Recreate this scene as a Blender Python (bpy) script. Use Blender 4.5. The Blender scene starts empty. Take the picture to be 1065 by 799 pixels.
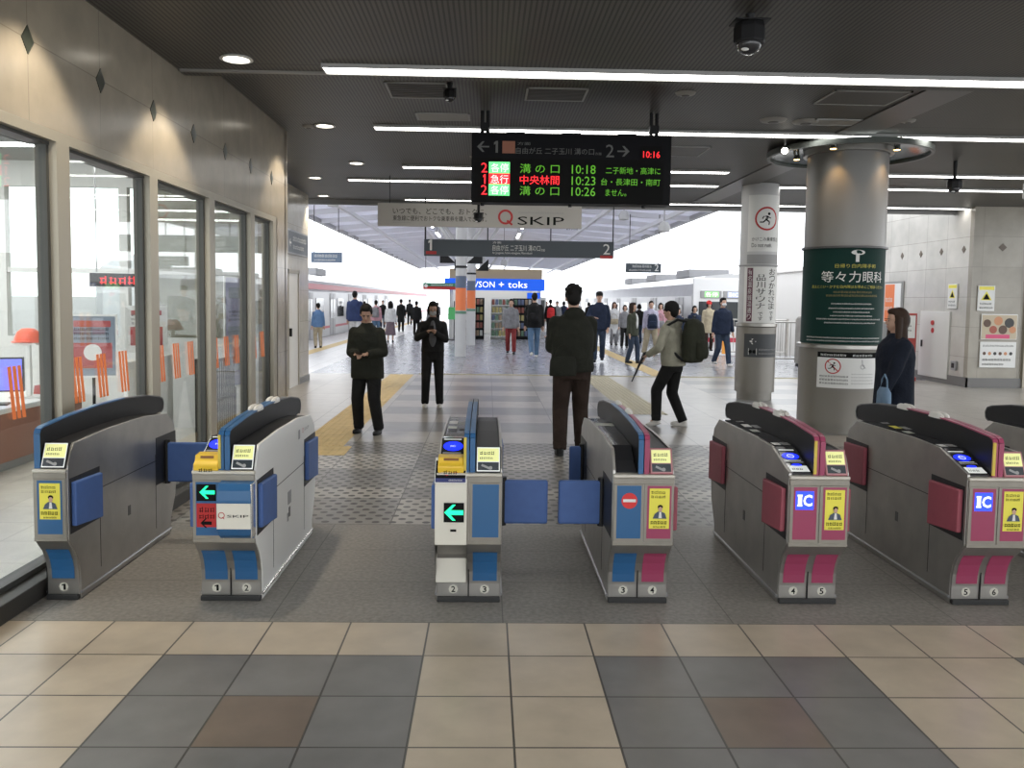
import bpy, bmesh, math, random
from math import sin, cos, pi, radians as R
from mathutils import Vector as V, Matrix
random.seed(7)
S = bpy.context.scene
col = S.collection
# ------------------------------------------------------------------ camera
cam = bpy.data.cameras.new('camera'); camo = bpy.data.objects.new('camera', cam); col.objects.link(camo)
FPX, PIT, YAW, ROL, CX, CY, CH = 865.0, R(3.86), R(1.34), R(.80), 526.5, 370.8, 1.662
cp, sp, cyw, syw = cos(PIT), sin(PIT), cos(YAW), sin(YAW)
Fw = V((syw*cp, cyw*cp, -sp)); Rt = V((cyw, -syw, 0)); Up = Rt.cross(Fw)
R2 = cos(ROL)*Rt + sin(ROL)*Up; U2 = -sin(ROL)*Rt + cos(ROL)*Up
camo.matrix_world = Matrix(((R2.x, U2.x, -Fw.x, 0), (R2.y, U2.y, -Fw.y, 0), (R2.z, U2.z, -Fw.z, CH), (0, 0, 0, 1)))
cam.sensor_width = 36; cam.lens = FPX/1065*36
cam.shift_x = (532.5-CX)/1065; cam.shift_y = (CY-399.5)/1065
cam.clip_end = 500
S.camera = camo
# ------------------------------------------------------------------ world, lights, exposure
SKY = 3.2          # overcast daylight
STRIP = 9.0        # ceiling light strips
DOWN = 40.0        # warm downlights, watts
S.view_settings.view_transform = 'Standard'; S.view_settings.look = 'None'
S.view_settings.exposure = 0.0; S.view_settings.gamma = 1.0
S.view_settings.use_curve_mapping = False
w = bpy.data.worlds.new('overcast_sky'); S.world = w; w.use_nodes = True
bg = w.node_tree.nodes['Background']; bg.inputs[0].default_value = (.93, .965, 1, 1); bg.inputs[1].default_value = SKY

# ------------------------------------------------------------------ materials
MAT = {}
def mat(name, c=(.5, .5, .5), rough=.5, metal=0., emit=None, es=1., noise=0., nscale=20., bump=0., spec=.5, alpha=1.):
    if name in MAT: return MAT[name]
    m = bpy.data.materials.new(name); m.use_nodes = True
    nt = m.node_tree; b = nt.nodes['Principled BSDF']
    b.inputs['Base Color'].default_value = (*c, 1); b.inputs['Roughness'].default_value = rough
    b.inputs['Metallic'].default_value = metal; b.inputs['Specular IOR Level'].default_value = spec
    if emit: b.inputs['Emission Color'].default_value = (*emit, 1); b.inputs['Emission Strength'].default_value = es
    if alpha < 1: b.inputs['Alpha'].default_value = alpha
    if noise or bump:
        tc = nt.nodes.new('ShaderNodeTexCoord'); n = nt.nodes.new('ShaderNodeTexNoise')
        n.inputs['Scale'].default_value = nscale; n.inputs['Detail'].default_value = 4
        nt.links.new(tc.outputs['Object'], n.inputs['Vector'])
        if noise:
            mx = nt.nodes.new('ShaderNodeMixRGB'); mx.blend_type = 'MULTIPLY'; mx.inputs[0].default_value = 1
            mx.inputs[1].default_value = (*c, 1)
            rp = nt.nodes.new('ShaderNodeMapRange'); rp.inputs[3].default_value = 1-noise; rp.inputs[4].default_value = 1+noise
            rp.inputs[1].default_value = .3; rp.inputs[2].default_value = .7
            nt.links.new(n.outputs[0], rp.inputs[0]); nt.links.new(rp.outputs[0], mx.inputs[2])
            nt.links.new(mx.outputs[0], b.inputs['Base Color'])
        if bump:
            bp = nt.nodes.new('ShaderNodeBump'); bp.inputs['Strength'].default_value = bump; bp.inputs['Distance'].default_value = .035
            nt.links.new(n.outputs[0], bp.inputs['Height']); nt.links.new(bp.outputs[0], b.inputs['Normal'])
    MAT[name] = m; return m

class NG:
    """tiny helper for node maths"""
    def __init__(s, m): s.nt = m.node_tree; s.b = s.nt.nodes['Principled BSDF']
    def n(s, t, **k):
        x = s.nt.nodes.new(t)
        for a, b in k.items(): setattr(x, a, b)
        return x
    def val(s, x, sock):
        if isinstance(x, (int, float)): sock.default_value = x
        else: s.nt.links.new(x, sock)
    def m(s, op, a, b=0., c=0.):
        x = s.n('ShaderNodeMath', operation=op)
        s.val(a, x.inputs[0]); s.val(b, x.inputs[1]); s.val(c, x.inputs[2]); return x.outputs[0]
    def xyz(s):
        tc = s.n('ShaderNodeTexCoord'); sx = s.n('ShaderNodeSeparateXYZ'); s.nt.links.new(tc.outputs['Object'], sx.inputs[0])
        s.tc = tc; return sx.outputs[0], sx.outputs[1], sx.outputs[2]
    def line(s, c, period, off, wd):
        # 1 on a grout line
        f = s.m('FRACT', s.m('DIVIDE', s.m('SUBTRACT', c, off-wd/2), period))
        return s.m('LESS_THAN', f, wd/period)
    def mix(s, f, a, b, bt='MIX'):
        x = s.n('ShaderNodeMixRGB', blend_type=bt); s.val(f, x.inputs[0])
        for q, i in ((a, 1), (b, 2)):
            if isinstance(q, tuple): x.inputs[i].default_value = (*q, 1)
            else: s.nt.links.new(q, x.inputs[i])
        return x.outputs[0]
    def noise(s, scale, lo, hi, detail=4, vec=None):
        n = s.n('ShaderNodeTexNoise'); n.inputs['Scale'].default_value = scale; n.inputs['Detail'].default_value = detail
        s.nt.links.new(vec if vec else s.tc.outputs['Object'], n.inputs['Vector'])
        r = s.n('ShaderNodeMapRange'); r.inputs[1].default_value = .3; r.inputs[2].default_value = .7
        r.inputs[3].default_value = lo; r.inputs[4].default_value = hi; s.nt.links.new(n.outputs[0], r.inputs[0]); return r.outputs[0]
    def col(s, c): s.nt.links.new(c, s.b.inputs['Base Color'])

def tiled(name, c, grout, ax1, p1, o1, ax2, p2, o2, wd=.006, rough=.4, var=.12, nsc=3., metal=0, spec=.5):
    """tile cladding with grout lines on two world axes"""
    m = mat(name, c, rough, metal, spec=spec); g = NG(m); q = g.xyz()
    L = g.m('MAXIMUM', g.line(q[ax1], p1, o1, wd), g.line(q[ax2], p2, o2, wd))
    nz = g.noise(nsc, 1-var, 1+var)
    base = g.mix(1., c, nz, 'MULTIPLY')
    # slight change from tile to tile
    a = g.m('FLOOR', g.m('DIVIDE', g.m('SUBTRACT', q[ax1], o1), p1)); b = g.m('FLOOR', g.m('DIVIDE', g.m('SUBTRACT', q[ax2], o2), p2))
    cb = g.n('ShaderNodeCombineXYZ'); g.nt.links.new(a, cb.inputs[0]); g.nt.links.new(b, cb.inputs[1])
    wn = g.n('ShaderNodeTexWhiteNoise', noise_dimensions='3D'); g.nt.links.new(cb.outputs[0], wn.inputs['Vector'])
    tv = g.m('MULTIPLY_ADD', wn.outputs[0], .10, .95)
    base = g.mix(1., base, tv, 'MULTIPLY')
    g.col(g.mix(L, base, grout)); return m

def glass(name, tint=(.9, .95, .95), refl=.12, rough=.02):
    if name in MAT: return MAT[name]
    m = bpy.data.materials.new(name); m.use_nodes = True; nt = m.node_tree; nt.nodes.clear()
    o = nt.nodes.new('ShaderNodeOutputMaterial'); t = nt.nodes.new('ShaderNodeBsdfTransparent'); t.inputs[0].default_value = (*tint, 1)
    g = nt.nodes.new('ShaderNodeBsdfGlossy'); g.inputs['Roughness'].default_value = rough
    ge = nt.nodes.new('ShaderNodeNewGeometry'); dt = nt.nodes.new('ShaderNodeVectorMath'); dt.operation = 'DOT_PRODUCT'
    nt.links.new(ge.outputs['Incoming'], dt.inputs[0]); nt.links.new(ge.outputs['Normal'], dt.inputs[1])
    def mm(op, a, b):
        x = nt.nodes.new('ShaderNodeMath'); x.operation = op
        for q, i in ((a, 0), (b, 1)):
            if isinstance(q, (int, float)): x.inputs[i].default_value = q
            else: nt.links.new(q, x.inputs[i])
        return x.outputs[0]
    sch = mm('POWER', mm('SUBTRACT', 1., mm('ABSOLUTE', dt.outputs['Value'], 0.)), 5.)
    ad = nt.nodes.new('ShaderNodeMath'); ad.operation = 'ADD'; ad.inputs[1].default_value = refl; ad.use_clamp = True
    nt.links.new(sch, ad.inputs[0])
    mx = nt.nodes.new('ShaderNodeMixShader'); nt.links.new(ad.outputs[0], mx.inputs[0])
    nt.links.new(t.outputs[0], mx.inputs[1]); nt.links.new(g.outputs[0], mx.inputs[2]); nt.links.new(mx.outputs[0], o.inputs[0])
    MAT[name] = m; return m

STEEL = mat('brushed_steel', (.37, .355, .33), .33, .8, noise=.10, nscale=6)
STEELD = mat('dull_steel_front', (.27, .25, .215), .42, .55, noise=.08, nscale=9)
LIP = mat('pale_steel_lip', (.55, .52, .46), .35, .5)
CHROME = mat('bright_chrome', (.8, .8, .8), .15, 1)
BLACK = mat('black_plastic', (.011, .011, .012), .45, spec=.25)
DARKGL = mat('dark_glossy_cover', (.03, .03, .033), .12)
PLINTH = mat('black_rubber_plinth', (.02, .02, .02), .6)
BLUEP = mat('blue_panel', (.022, .105, .25), .35)
BLUEF = mat('blue_flap_pad', (.055, .12, .33), .5, noise=.05)
PINKP = mat('magenta_panel', (.31, .045, .105), .35)
PINKF = mat('dusty_red_flap_pad', (.30, .065, .09), .5, noise=.05)
CREAM = mat('cream_plastic', (.68, .65, .57), .4)
WHITEP = mat('white_panel', (.74, .74, .72), .35)
YEL = mat('yellow_plastic', (.80, .52, .04), .35)
YELP = mat('yellow_print', (.80, .72, .08), .45)
SCREEN = mat('lit_yellow_screen', (.6, .6, .3), .2, emit=(.75, .78, .28), es=.55)
SCREENW = mat('lit_white_screen', (.6, .6, .6), .2, emit=(.8, .85, .8), es=.5)
SCREEND = mat('dark_screen_picture', (.04, .05, .06), .2)
ICBLUE = mat('lit_blue_reader', (0, 0, .3), .3, emit=(.01, .03, 1), es=1.8)
ICWHITE = mat('lit_white_reader', (.5, .5, .6), .3, emit=(.65, .7, 1), es=1.4)
LEDG = mat('led_green_arrow', (0, .3, .15), .4, emit=(.01, 1, .38), es=1.6)
LEDGR = mat('led_green', (.05, .1, 0), .4, emit=(.16, .75, .02), es=.5)
LEDR = mat('led_red', (.3, 0, 0), .4, emit=(1, .02, .03), es=1.6)
LEDRD = mat('led_dim_red', (.2, 0, 0), .4, emit=(.5, .02, .02), es=.35)
LEDGB = mat('led_green_block', (.1, .5, .2), .4, emit=(.18, 1, .30), es=1.1)
LEDW = mat('led_white', (.5, .5, .5), .4, emit=(1, .95, .9), es=1.2)
STRIPM = mat('light_strip_diffuser', (.9, .9, .9), .5, emit=(1, .985, .95), es=STRIP)
STRIPH = mat('strip_housing', (.35, .35, .34), .5)
WARML = mat('downlight_lens', (.9, .9, .8), .4, emit=(1, .93, .80), es=7)
WARMS = mat('spot_lens', (.9, .8, .5), .4, emit=(1, .62, .22), es=6)
WHT = mat('white_print', (.72, .72, .70), .5)
GRYP = mat('grey_print', (.30, .30, .30), .5)
BLK = mat('black_print', (.012, .012, .012), .8, spec=.05)
RAIL = mat('rail_steel', (.40, .40, .41), .28, .9)
REDP = mat('red_print', (.45, .02, .02), .45)
NAVYP = mat('slate_sign_panel', (.045, .06, .075), .4)
ORG = mat('orange_print', (.75, .19, .06), .5)
GREENP = mat('dark_green_poster', (.005, .030, .024), .6, spec=.15)
GOLDP = mat('gold_print', (.50, .45, .06), .5)
FRAME = mat('window_frame_metal', (.34, .31, .25), .4, .25)
FRAMED = mat('window_frame_dark', (.06, .06, .055), .5, .3)
COLM = mat('column_cladding', (.25, .235, .21), .42, .35, noise=.04, nscale=2)
COLW = mat('column_white', (.50, .50, .50), .4)
WGLASS = glass('window_glass', (.95, .97, .96), .06)
RGLASS = mat('ring_glass', (.035, .055, .05), .12, .3)
SKIN = mat('skin', (.52, .32, .23), .55)
SKIND = mat('skin_dim', (.40, .24, .17), .55)
HAIRB = mat('black_hair', (.009, .008, .007), .6, spec=.15)
HAIRN = mat('brown_hair', (.03, .016, .010), .6, spec=.2)
EYE = mat('eye_dark', (.02, .015, .015), .3)
LIPM = mat('lips', (.35, .12, .10), .5)
def cloth(name, c): return mat('cloth_'+name, c, .85, noise=.15, nscale=9, bump=.8, spec=.2)

# ------------------------------------------------------------------ mesh builder
class MB:
    def __init__(s): s.v = []; s.f = []; s.m = []; s.mats = []
    def mi(s, m):
        if m is None: return 0
        if m not in s.mats: s.mats.append(m)
        return s.mats.index(m)
    def add(s, vs, fs, m=None):
        b = len(s.v); s.v += [tuple(v) for v in vs]; i = s.mi(m)
        for f in fs: s.f.append([b+q for q in f]); s.m.append(i)
        return s
    def box(s, x0, x1, y0, y1, z0, z1, m=None, M=None):
        vs = [V((x, y, z)) for x in (x0, x1) for y in (y0, y1) for z in (z0, z1)]
        if M: vs = [M @ v for v in vs]
        return s.add(vs, [(0, 1, 3, 2), (4, 6, 7, 5), (0, 4, 5, 1), (2, 3, 7, 6), (0, 2, 6, 4), (1, 5, 7, 3)], m)
    def prism(s, pts, x0, x1, ax=0, m=None):
        """pts in the other two axes (in order), extruded along axis ax"""
        n = len(pts); vs = []
        for a in (x0, x1):
            for p in pts:
                c = [p[0], p[1]]; c.insert(ax, a); vs.append(c)
        fs = [tuple(range(n))[::-1], tuple(range(n, 2*n))] + [(i, (i+1) % n, n+(i+1) % n, n+i) for i in range(n)]
        return s.add(vs, fs, m)
    def cone(s, p0, p1, r0, r1, n=12, m=None, caps=True, flat=1.):
        p0 = V(p0); p1 = V(p1); d = (p1-p0)
        if d.length < 1e-6: return s
        d.normalize(); a = V((0, 0, 1)) if abs(d.z) < .9 else V((1, 0, 0))
        u = d.cross(a).normalized(); w_ = d.cross(u)
        vs = [p+(u*cos(2*pi*i/n)+w_*sin(2*pi*i/n)*flat)*r for p, r in ((p0, r0), (p1, r1)) for i in range(n)]
        fs = [(i, (i+1) % n, n+(i+1) % n, n+i) for i in range(n)]
        if caps: fs += [tuple(range(n))[::-1], tuple(range(n, 2*n))]
        return s.add(vs, fs, m)
    def tube(s, pts, r, n=8, m=None, close=False):
        pts = [V(p) for p in pts]; k = len(pts); rs = r if isinstance(r, (list, tuple)) else [r]*k
        vs = []; up = None
        for i, p in enumerate(pts):
            if close: t = pts[(i+1) % k]-pts[i-1]
            else: t = pts[min(i+1, k-1)]-pts[max(i-1, 0)]
            t.normalize()
            if up is None: up = V((0, 0, 1)) if abs(t.z) < .9 else V((1, 0, 0))
            u = t.cross(up).normalized(); w_ = u.cross(t).normalized(); up = w_
            vs += [p+(u*cos(2*pi*j/n)+w_*sin(2*pi*j/n))*rs[i] for j in range(n)]
        fs = []
        for i in range(k if close else k-1):
            a, b = i*n, ((i+1) % k)*n
            fs += [(a+j, a+(j+1) % n, b+(j+1) % n, b+j) for j in range(n)]
        if not close: fs += [tuple(range(n))[::-1], tuple(range((k-1)*n, k*n))]
        return s.add(vs, fs, m)
    def lathe(s, prof, c=(0, 0, 0), n=32, m=None, a0=0., a1=2*pi):
        full = abs(a1-a0-2*pi) < 1e-6; k = len(prof); N = n if full else n+1; vs = []
        for i in range(N):
            a = a0+(a1-a0)*i/n
            vs += [(c[0]+r*sin(a), c[1]-r*cos(a), c[2]+z) for r, z in prof]
        fs = []
        for i in range(n):
            a, b = i*k, ((i+1) % N)*k
            fs += [(a+j, b+j, b+j+1, a+j+1) for j in range(k-1)]
        return s.add(vs, fs, m)
    def ell(s, c, r, n=14, M=None, m=None):
        vs = []; fs = []; k = n//2; c = V(c)
        for i in range(k+1):
            t = pi*i/k
            for j in range(n):
                p = V((r[0]*sin(t)*cos(2*pi*j/n), r[1]*sin(t)*sin(2*pi*j/n), r[2]*cos(t)))
                vs.append(c+(M @ p if M else p))
        for i in range(k):
            for j in range(n):
                a = i*n+j; b = i*n+(j+1) % n
                fs.append((a, b, b+n, a+n))
        return s.add(vs, fs, m)
    def loft(s, rings, n=20, m=None):
        """rings: (x,y,z,rx,ry) super-elliptic sections"""
        vs = []; fs = []
        for (x, y, z, rx, ry) in rings:
            for j in range(n):
                a = 2*pi*j/n; ca, sa = cos(a), sin(a)
                vs.append((x+rx*math.copysign(abs(ca)**.85, ca), y+ry*math.copysign(abs(sa)**.85, sa), z))
        for i in range(len(rings)-1):
            for j in range(n):
                a = i*n+j; b = i*n+(j+1) % n; fs.append((a, b, b+n, a+n))
        k = (len(rings)-1)*n
        fs += [tuple(range(n))[::-1], tuple(range(k, k+n))]
        return s.add(vs, fs, m)
    def mesh(s, name, m=None, smooth=False):
        me = bpy.data.meshes.new(name); me.from_pydata(s.v, [], s.f)
        for q in (s.mats or ([m] if m else [])): me.materials.append(q)
        if s.mats: me.polygons.foreach_set('material_index', s.m)
        bm = bmesh.new(); bm.from_mesh(me); bmesh.ops.remove_doubles(bm, verts=bm.verts, dist=1e-6)
        bmesh.ops.recalc_face_normals(bm, faces=bm.faces); bm.to_mesh(me); bm.free()
        if smooth:
            me.polygons.foreach_set('use_smooth', [True]*len(me.polygons))
            me.set_sharp_from_angle(angle=R(40))
        me.update(); return me
    def build(s, name, m=None, parent=None, bevel=0., smooth=False, loc=None):
        if m and not s.mats: pass
        me = s.mesh(name, m, smooth)
        o = bpy.data.objects.new(name, me); col.objects.link(o)
        if parent: o.parent = parent
        if loc: o.location = loc
        if bevel:
            b = o.modifiers.new('bevel', 'BEVEL'); b.width = bevel; b.segments = 2; b.limit_method = 'ANGLE'; b.angle_limit = R(35)
            b.harden_normals = False
        return o
def part(name, m, parent, fn=None, bevel=0., smooth=False):
    b = MB(); fn(b); return b.build(name, m, parent, bevel, smooth)
def tag(o, label=None, cat=None, group=None, kind=None):
    if label: o['label'] = label
    if cat: o['category'] = cat
    if group: o['group'] = group
    if kind: o['kind'] = kind
    return o
def empty(name, loc=(0, 0, 0), rz=0., label=None, cat=None, group=None, kind=None):
    o = bpy.data.objects.new(name, None); col.objects.link(o); o.location = loc; o.rotation_euler = (0, 0, rz)
    o.empty_display_size = .1
    return tag(o, label, cat, group, kind)
def struct(name, b, m=None, bevel=0, smooth=False):
    return tag(b.build(name, m, None, bevel, smooth), kind='structure')
KIDS = {}
def copy_tree(o, parent=None):
    c = o.copy(); col.objects.link(c); c.parent = parent
    for ch in [q for q in col.objects if q.parent == o]: copy_tree(ch, c)
    return c
def boxobj(name, m, parent, *b, bevel=.003): return MB().box(*b).build(name, m, parent, bevel)

# ------------------------------------------------------------------ flat prints (text, signs) laid on a real surface
TC = {}
ONE = ([(.0, .0), (.16, .0), (.16, .72), (.04, .72), (-.12, .62), (-.12, .48), (.0, .54)], [(0, 1, 2, 3, 6), (3, 4, 5, 6)])
def text2d(t, bold=0.):
    if t == '1': return ONE
    k_ = (t, bold)
    if k_ in TC: return TC[k_]
    c = bpy.data.curves.new('t', 'FONT'); c.body = t; c.resolution_u = 2; c.size = 1; c.offset = bold
    o = bpy.data.objects.new('t', c)
    me = bpy.data.meshes.new_from_object(o)
    vs = [(v.co.x, v.co.y) for v in me.vertices]; fs = [tuple(p.vertices) for p in me.polygons]
    bpy.data.objects.remove(o); bpy.data.curves.remove(c); bpy.data.meshes.remove(me)
    TC[k_] = (vs, fs); return TC[k_]
def T(t, x0, y0, x1, y1, bold=0.):
    vs, fs = text2d(t, bold)
    if not vs: return ([], [])
    a0 = min(v[0] for v in vs); a1 = max(v[0] for v in vs); b0 = min(v[1] for v in vs); b1 = max(v[1] for v in vs)
    return ([(x0+(v[0]-a0)/(a1-a0+1e-9)*(x1-x0), y0+(v[1]-b0)/(b1-b0+1e-9)*(y1-y0)) for v in vs], fs)
def TV(t, x0, y0, x1, y1, gap=.12):
    """vertical writing, one character under another"""
    n = len(t); h = (y1-y0)/n; vs = []; fs = []
    for i, ch in enumerate(t):
        a, f = T(ch, x0, y1-(i+1)*h+h*gap, x1, y1-i*h)
        b = len(vs); vs += a; fs += [tuple(b+q for q in g) for g in f]
    return vs, fs
def rect(x0, y0, x1, y1, k=1):
    if k == 1: return ([(x0, y0), (x1, y0), (x1, y1), (x0, y1)], [(0, 1, 2, 3)])
    vs = [(x0+(x1-x0)*i/k, y) for i in range(k+1) for y in (y0, y1)]
    return vs, [(2*i, 2*i+2, 2*i+3, 2*i+1) for i in range(k)]
def disc(x, y, r, n=20, ry=None):
    ry = ry or r
    return ([(x+r*cos(2*pi*i/n), y+ry*sin(2*pi*i/n)) for i in range(n)], [tuple(range(n))])
def ring(x, y, r, w_, n=24):
    vs = [(x+q*cos(2*pi*i/n), y+q*sin(2*pi*i/n)) for q in (r, r-w_) for i in range(n)]
    return vs, [(i, (i+1) % n, n+(i+1) % n, n+i) for i in range(n)]
def poly(*p): return (list(p), [tuple(range(len(p)))])
def seg(x0, y0, x1, y1, w_):
    dx, dy = x1-x0, y1-y0; l = math.hypot(dx, dy); nx, ny = -dy/l*w_/2, dx/l*w_/2
    return poly((x0+nx, y0+ny), (x0-nx, y0-ny), (x1-nx, y1-ny), (x1+nx, y1+ny))
def scrib(x0, y0, x1, y1, ch, seed=1):
    """a row of too-small-to-read characters, as broken strokes"""
    rd = random.Random(seed); vs = []; fs = []; x = x0; h = y1-y0
    while x+ch*.7 < x1:
        for k in range(4):
            if k < 2: q = rect(x+ch*.05, y0+h*(.1+.5*k+rd.random()*.1), x+ch*(.6+.2*rd.random()), y0+h*(.25+.5*k))
            else: xx = x+ch*(.1+.5*(k-2)+rd.random()*.1); q = rect(xx, y0, xx+ch*.14, y0+h*(.7+.3*rd.random()))
            b = len(vs); vs += q[0]; fs += [tuple(b+i for i in g) for g in q[1]]
        x += ch
    return vs, fs
def arrow(x, y, s, d=-1, w_=.22):
    """arrow pointing along d (-1 left, 1 right)"""
    q = [(-1, 0), (-.15, .85), (.2, .85), (-.35, w_), (1, w_), (1, -w_), (-.35, -w_), (.2, -.85), (-.15, -.85)]
    p = [(x-d*a*s, y+b*s) for a, b in q]
    return (p, [(0, 1, 2, 3), (0, 3, 6), (0, 6, 7, 8), (3, 4, 5, 6)])
def pmap(o, ax=(1, 0, 0), up=(0, 0, 1)):
    o = V(o); ax = V(ax).normalized(); up = V(up).normalized(); n = ax.cross(up)
    return lambda a, b, k: o+ax*a+up*b+n*k
def cmap(cx, cy, r, t0=0.):
    return lambda a, b, k: V((cx+(r+k)*sin(t0+a/r), cy-(r+k)*cos(t0+a/r), b))
def decal(name, parent, mp, items, off=.0015, step=.0007):
    b = MB()
    for i, (m, sh) in enumerate(items):
        vs, fs = sh
        if vs: b.add([mp(x, y, off+i*step) for x, y in vs], fs, m)
    me = bpy.data.meshes.new(name); me.from_pydata(b.v, [], b.f)
    for q in b.mats: me.materials.append(q)
    me.polygons.foreach_set('material_index', b.m); me.update()
    o = bpy.data.objects.new(name, me); col.objects.link(o); o.parent = parent
    return o
def runner(x, y, s):
    """running figure of a no-rushing sign"""
    L = [(.1, .25, -.1, -.15, .22), (.05, .2, .4, .05, .1), (.05, .25, -.35, .2, .1), (-.35, .2, -.45, -.02, .1), (-.1, -.1, .25, -.3, .14), (.25, -.3, .2, -.62, .12), (-.1, -.1, -.35, -.35, .14), (-.35, -.35, -.7, -.35, .12)]
    r = [disc(x+.2*s, y+.48*s, .14*s)]
    r += [seg(x+a*s, y+b*s, x+c*s, y+d*s, w_*s) for a, b, c, d, w_ in L]
    vs = []; fs = []
    for q in r:
        b = len(vs); vs += q[0]; fs += [tuple(b+i for i in g) for g in q[1]]
    return vs, fs

# ================================================================== SETTING
# ---- floor: individual tile fields as faces of one mesh, grout drawn by world position
def floor_mat(name, c, p1, o1, p2, o2, rough=.32, dots=False, var=.10, grout=(.075, .065, .055), wd=.009, nsc=5.):
    m = tiled(name, c, grout, 0, p1, o1, 1, p2, o2, wd, rough, var, nsc)
    g = NG(m)
    if dots:
        q = g.xyz()
        yy = g.m('DIVIDE', q[1], .092); row = g.m('FLOOR', yy); odd = g.m('MODULO', row, 2)
        xx = g.m('ADD', g.m('DIVIDE', q[0], .125), g.m('MULTIPLY', odd, .5))
        fx = g.m('SUBTRACT', g.m('FRACT', xx), .5); fy = g.m('SUBTRACT', g.m('FRACT', yy), .5)
        e = g.m('ADD', g.m('MULTIPLY', g.m('POWER', g.m('ABSOLUTE', g.m('MULTIPLY', fx, .125)), 2), 1.), g.m('POWER', g.m('ABSOLUTE', g.m('MULTIPLY', fy, .092)), 2))
        D = g.m('LESS_THAN', e, .030**2)
        old = g.b.inputs['Base Color'].links[0].from_socket
        g.col(g.mix(D, old, (.045, .04, .035)))
    return m
gB = floor_mat('floor_tile_beige', (.47, .395, .30), .4, .12, .4, 4.19, .30)
gG = floor_mat('floor_tile_grey', (.17, .163, .155), .4, .12, .4, 4.19, .34, grout=(.05, .045, .04))
gN = floor_mat('floor_tile_brown', (.165, .125, .095), .4, .12, .4, 4.19, .34)
gR = floor_mat('floor_stone_rough_grey', (.21, .195, .175), 1.2, .1, .62, 4.19, .45, var=.25, grout=(.10, .095, .085), wd=.006, nsc=40)
gDG = floor_mat('floor_dotted_grey', (.20, .188, .17), .8, .1, .4, 6.06, .36, dots=True)
gDB = floor_mat('floor_dotted_beige', (.34, .315, .275), .8, .1, .4, 6.06, .36, dots=True)
gLB = floor_mat('floor_stone_light', (.32, .30, .27), .8, .1, .8, 9.6, .30)
gLG = floor_mat('floor_stone_grey', (.17, .165, .16), .8, .1, .8, 9.6, .30)
gP = floor_mat('platform_paving', (.24, .245, .26), .6, .0, .6, 18.7, .26, var=.2, grout=(.16, .16, .17))
gPL = floor_mat('platform_paving_daylit', (.50, .49, .48), .6, .0, .6, 18.7, .35)  # daylight on the left platform side, put into a paler paving colour
gO = floor_mat('office_floor_tile', (.56, .54, .48), .45, .0, .45, 0, .35, grout=(.4, .38, .34))
fb = MB()
def cell(x0, x1, y0, y1, m): fb.add([(x0, y0, 0), (x1, y0, 0), (x1, y1, 0), (x0, y1, 0)], [(0, 1, 2, 3)], m)
XL, XR = -2.42, 12.0
xs = [XL] + [.12+.4*k for k in range(-6, 30) if .12+.4*k > XL and .12+.4*k < XR] + [XR]
for r_ in range(0, 26):
    y1 = 4.19-.4*r_; y0 = y1-.4
    for a, b in zip(xs[:-1], xs[1:]):
        k = round((b-.12)/.4) if b < XR else round((a-.12)/.4)+1   # tile column (right edge index)
        kk = (k+3) % 5; rr = (r_-1) % 5
        if k < -3: m = gB
        elif kk in (0, 1, 2) and rr in (0, 1, 2): m = gN if (kk == 1 and rr == 1) else gG
        else: m = gB
        if rr in (3, 4) or kk in (3, 4) or r_ == 0: m = gB
        cell(a, b, y0, y1, m)
# kk pattern: tiles whose right edge index is -3..-1 are the grey block
cell(XL, XR, 4.19, 6.06, gR)
pat = [(6.06, 6.86, 'GBG'), (6.86, 7.26, 'BGG'), (7.26, 8.06, 'GGB'), (8.06, 8.86, 'BGB'), (8.86, 9.6, 'GBG')]
xx = [XL, -1.5, -.7, .1, .9, 1.7, 2.5, 3.3, XR]
for j, (y0, y1, _) in enumerate(pat):
    for i in range(len(xx)-1):
        m = gDG if (j % 2 == 0) != (i in (2,) or i == 6) else gDB
        cell(xx[i], xx[i+1], y0, y1, m)
xx = [-9.0, -3.9, -2.3, -1.5, .9, 1.3, 2.5, 4.1, 6.5, 9.7, 12.5]
for j in range(11):
    y0 = 9.6+.8*j; y1 = min(y0+.8, 18.7)
    for i in range(len(xx)-1):
        g = (i in (3, 5, 7)) and j % 2 == 1 or (i in (4,) and j % 4 == 3)
        cell(xx[i], xx[i+1], y0, y1, gLG if g else gLB)
cell(-9.0, -6.3, 18.4, 60, gPL) if False else None
cell(-6.9, -3.9, 18.4, 90, gPL); cell(-3.9, 7.2, 18.4, 90, gP); cell(7.2, 9.9, 18.4, 26.5, gP); cell(9.9, 12.5, 18.4, 26, gLB)
cell(-6.9, -2.42, -6, -6.01, gLB) if False else None
struct('floor', fb)
# office floor behind the glass
ob = MB().box(-9.0, -2.56, 1.0, 10.3, -.02, .05, gO); struct('floor_office', ob)
# tactile paving: ridges and studs as geometry
TY = mat('tactile_yellow', (.56, .42, .19), .6, noise=.1, nscale=8); TYL = mat('tactile_pale', (.44, .40, .28), .6)
def tactile(name, x0, x1, y0, y1, m, label, st='bar', along='y'):
    b = MB().box(x0, x1, y0, y1, .0, .003)
    if along == 'y':
        n = max(2, round((x1-x0)/.075))
        for i in range(n):
            x = x0+(i+.5)*(x1-x0)/n; b.box(x-.012, x+.012, y0, y1, .003, .007)
    else:
        n = max(2, round((y1-y0)/.075))
        for i in range(n):
            y = y0+(i+.5)*(y1-y0)/n; b.box(x0, x1, y-.012, y+.012, .003, .007)
    return tag(b.build(name, m), label, 'tactile paving')
tactile('tactile_paving', -2.12, -1.60, 9.3, 18.3, TY, 'yellow tactile guide strip running under the man in black jacket towards the platform')
tactile('tactile_paving', -2.12, -1.5, 8.75, 9.28, TY, 'short yellow tactile warning pad beside the dotted floor at the guide strip end')
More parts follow.
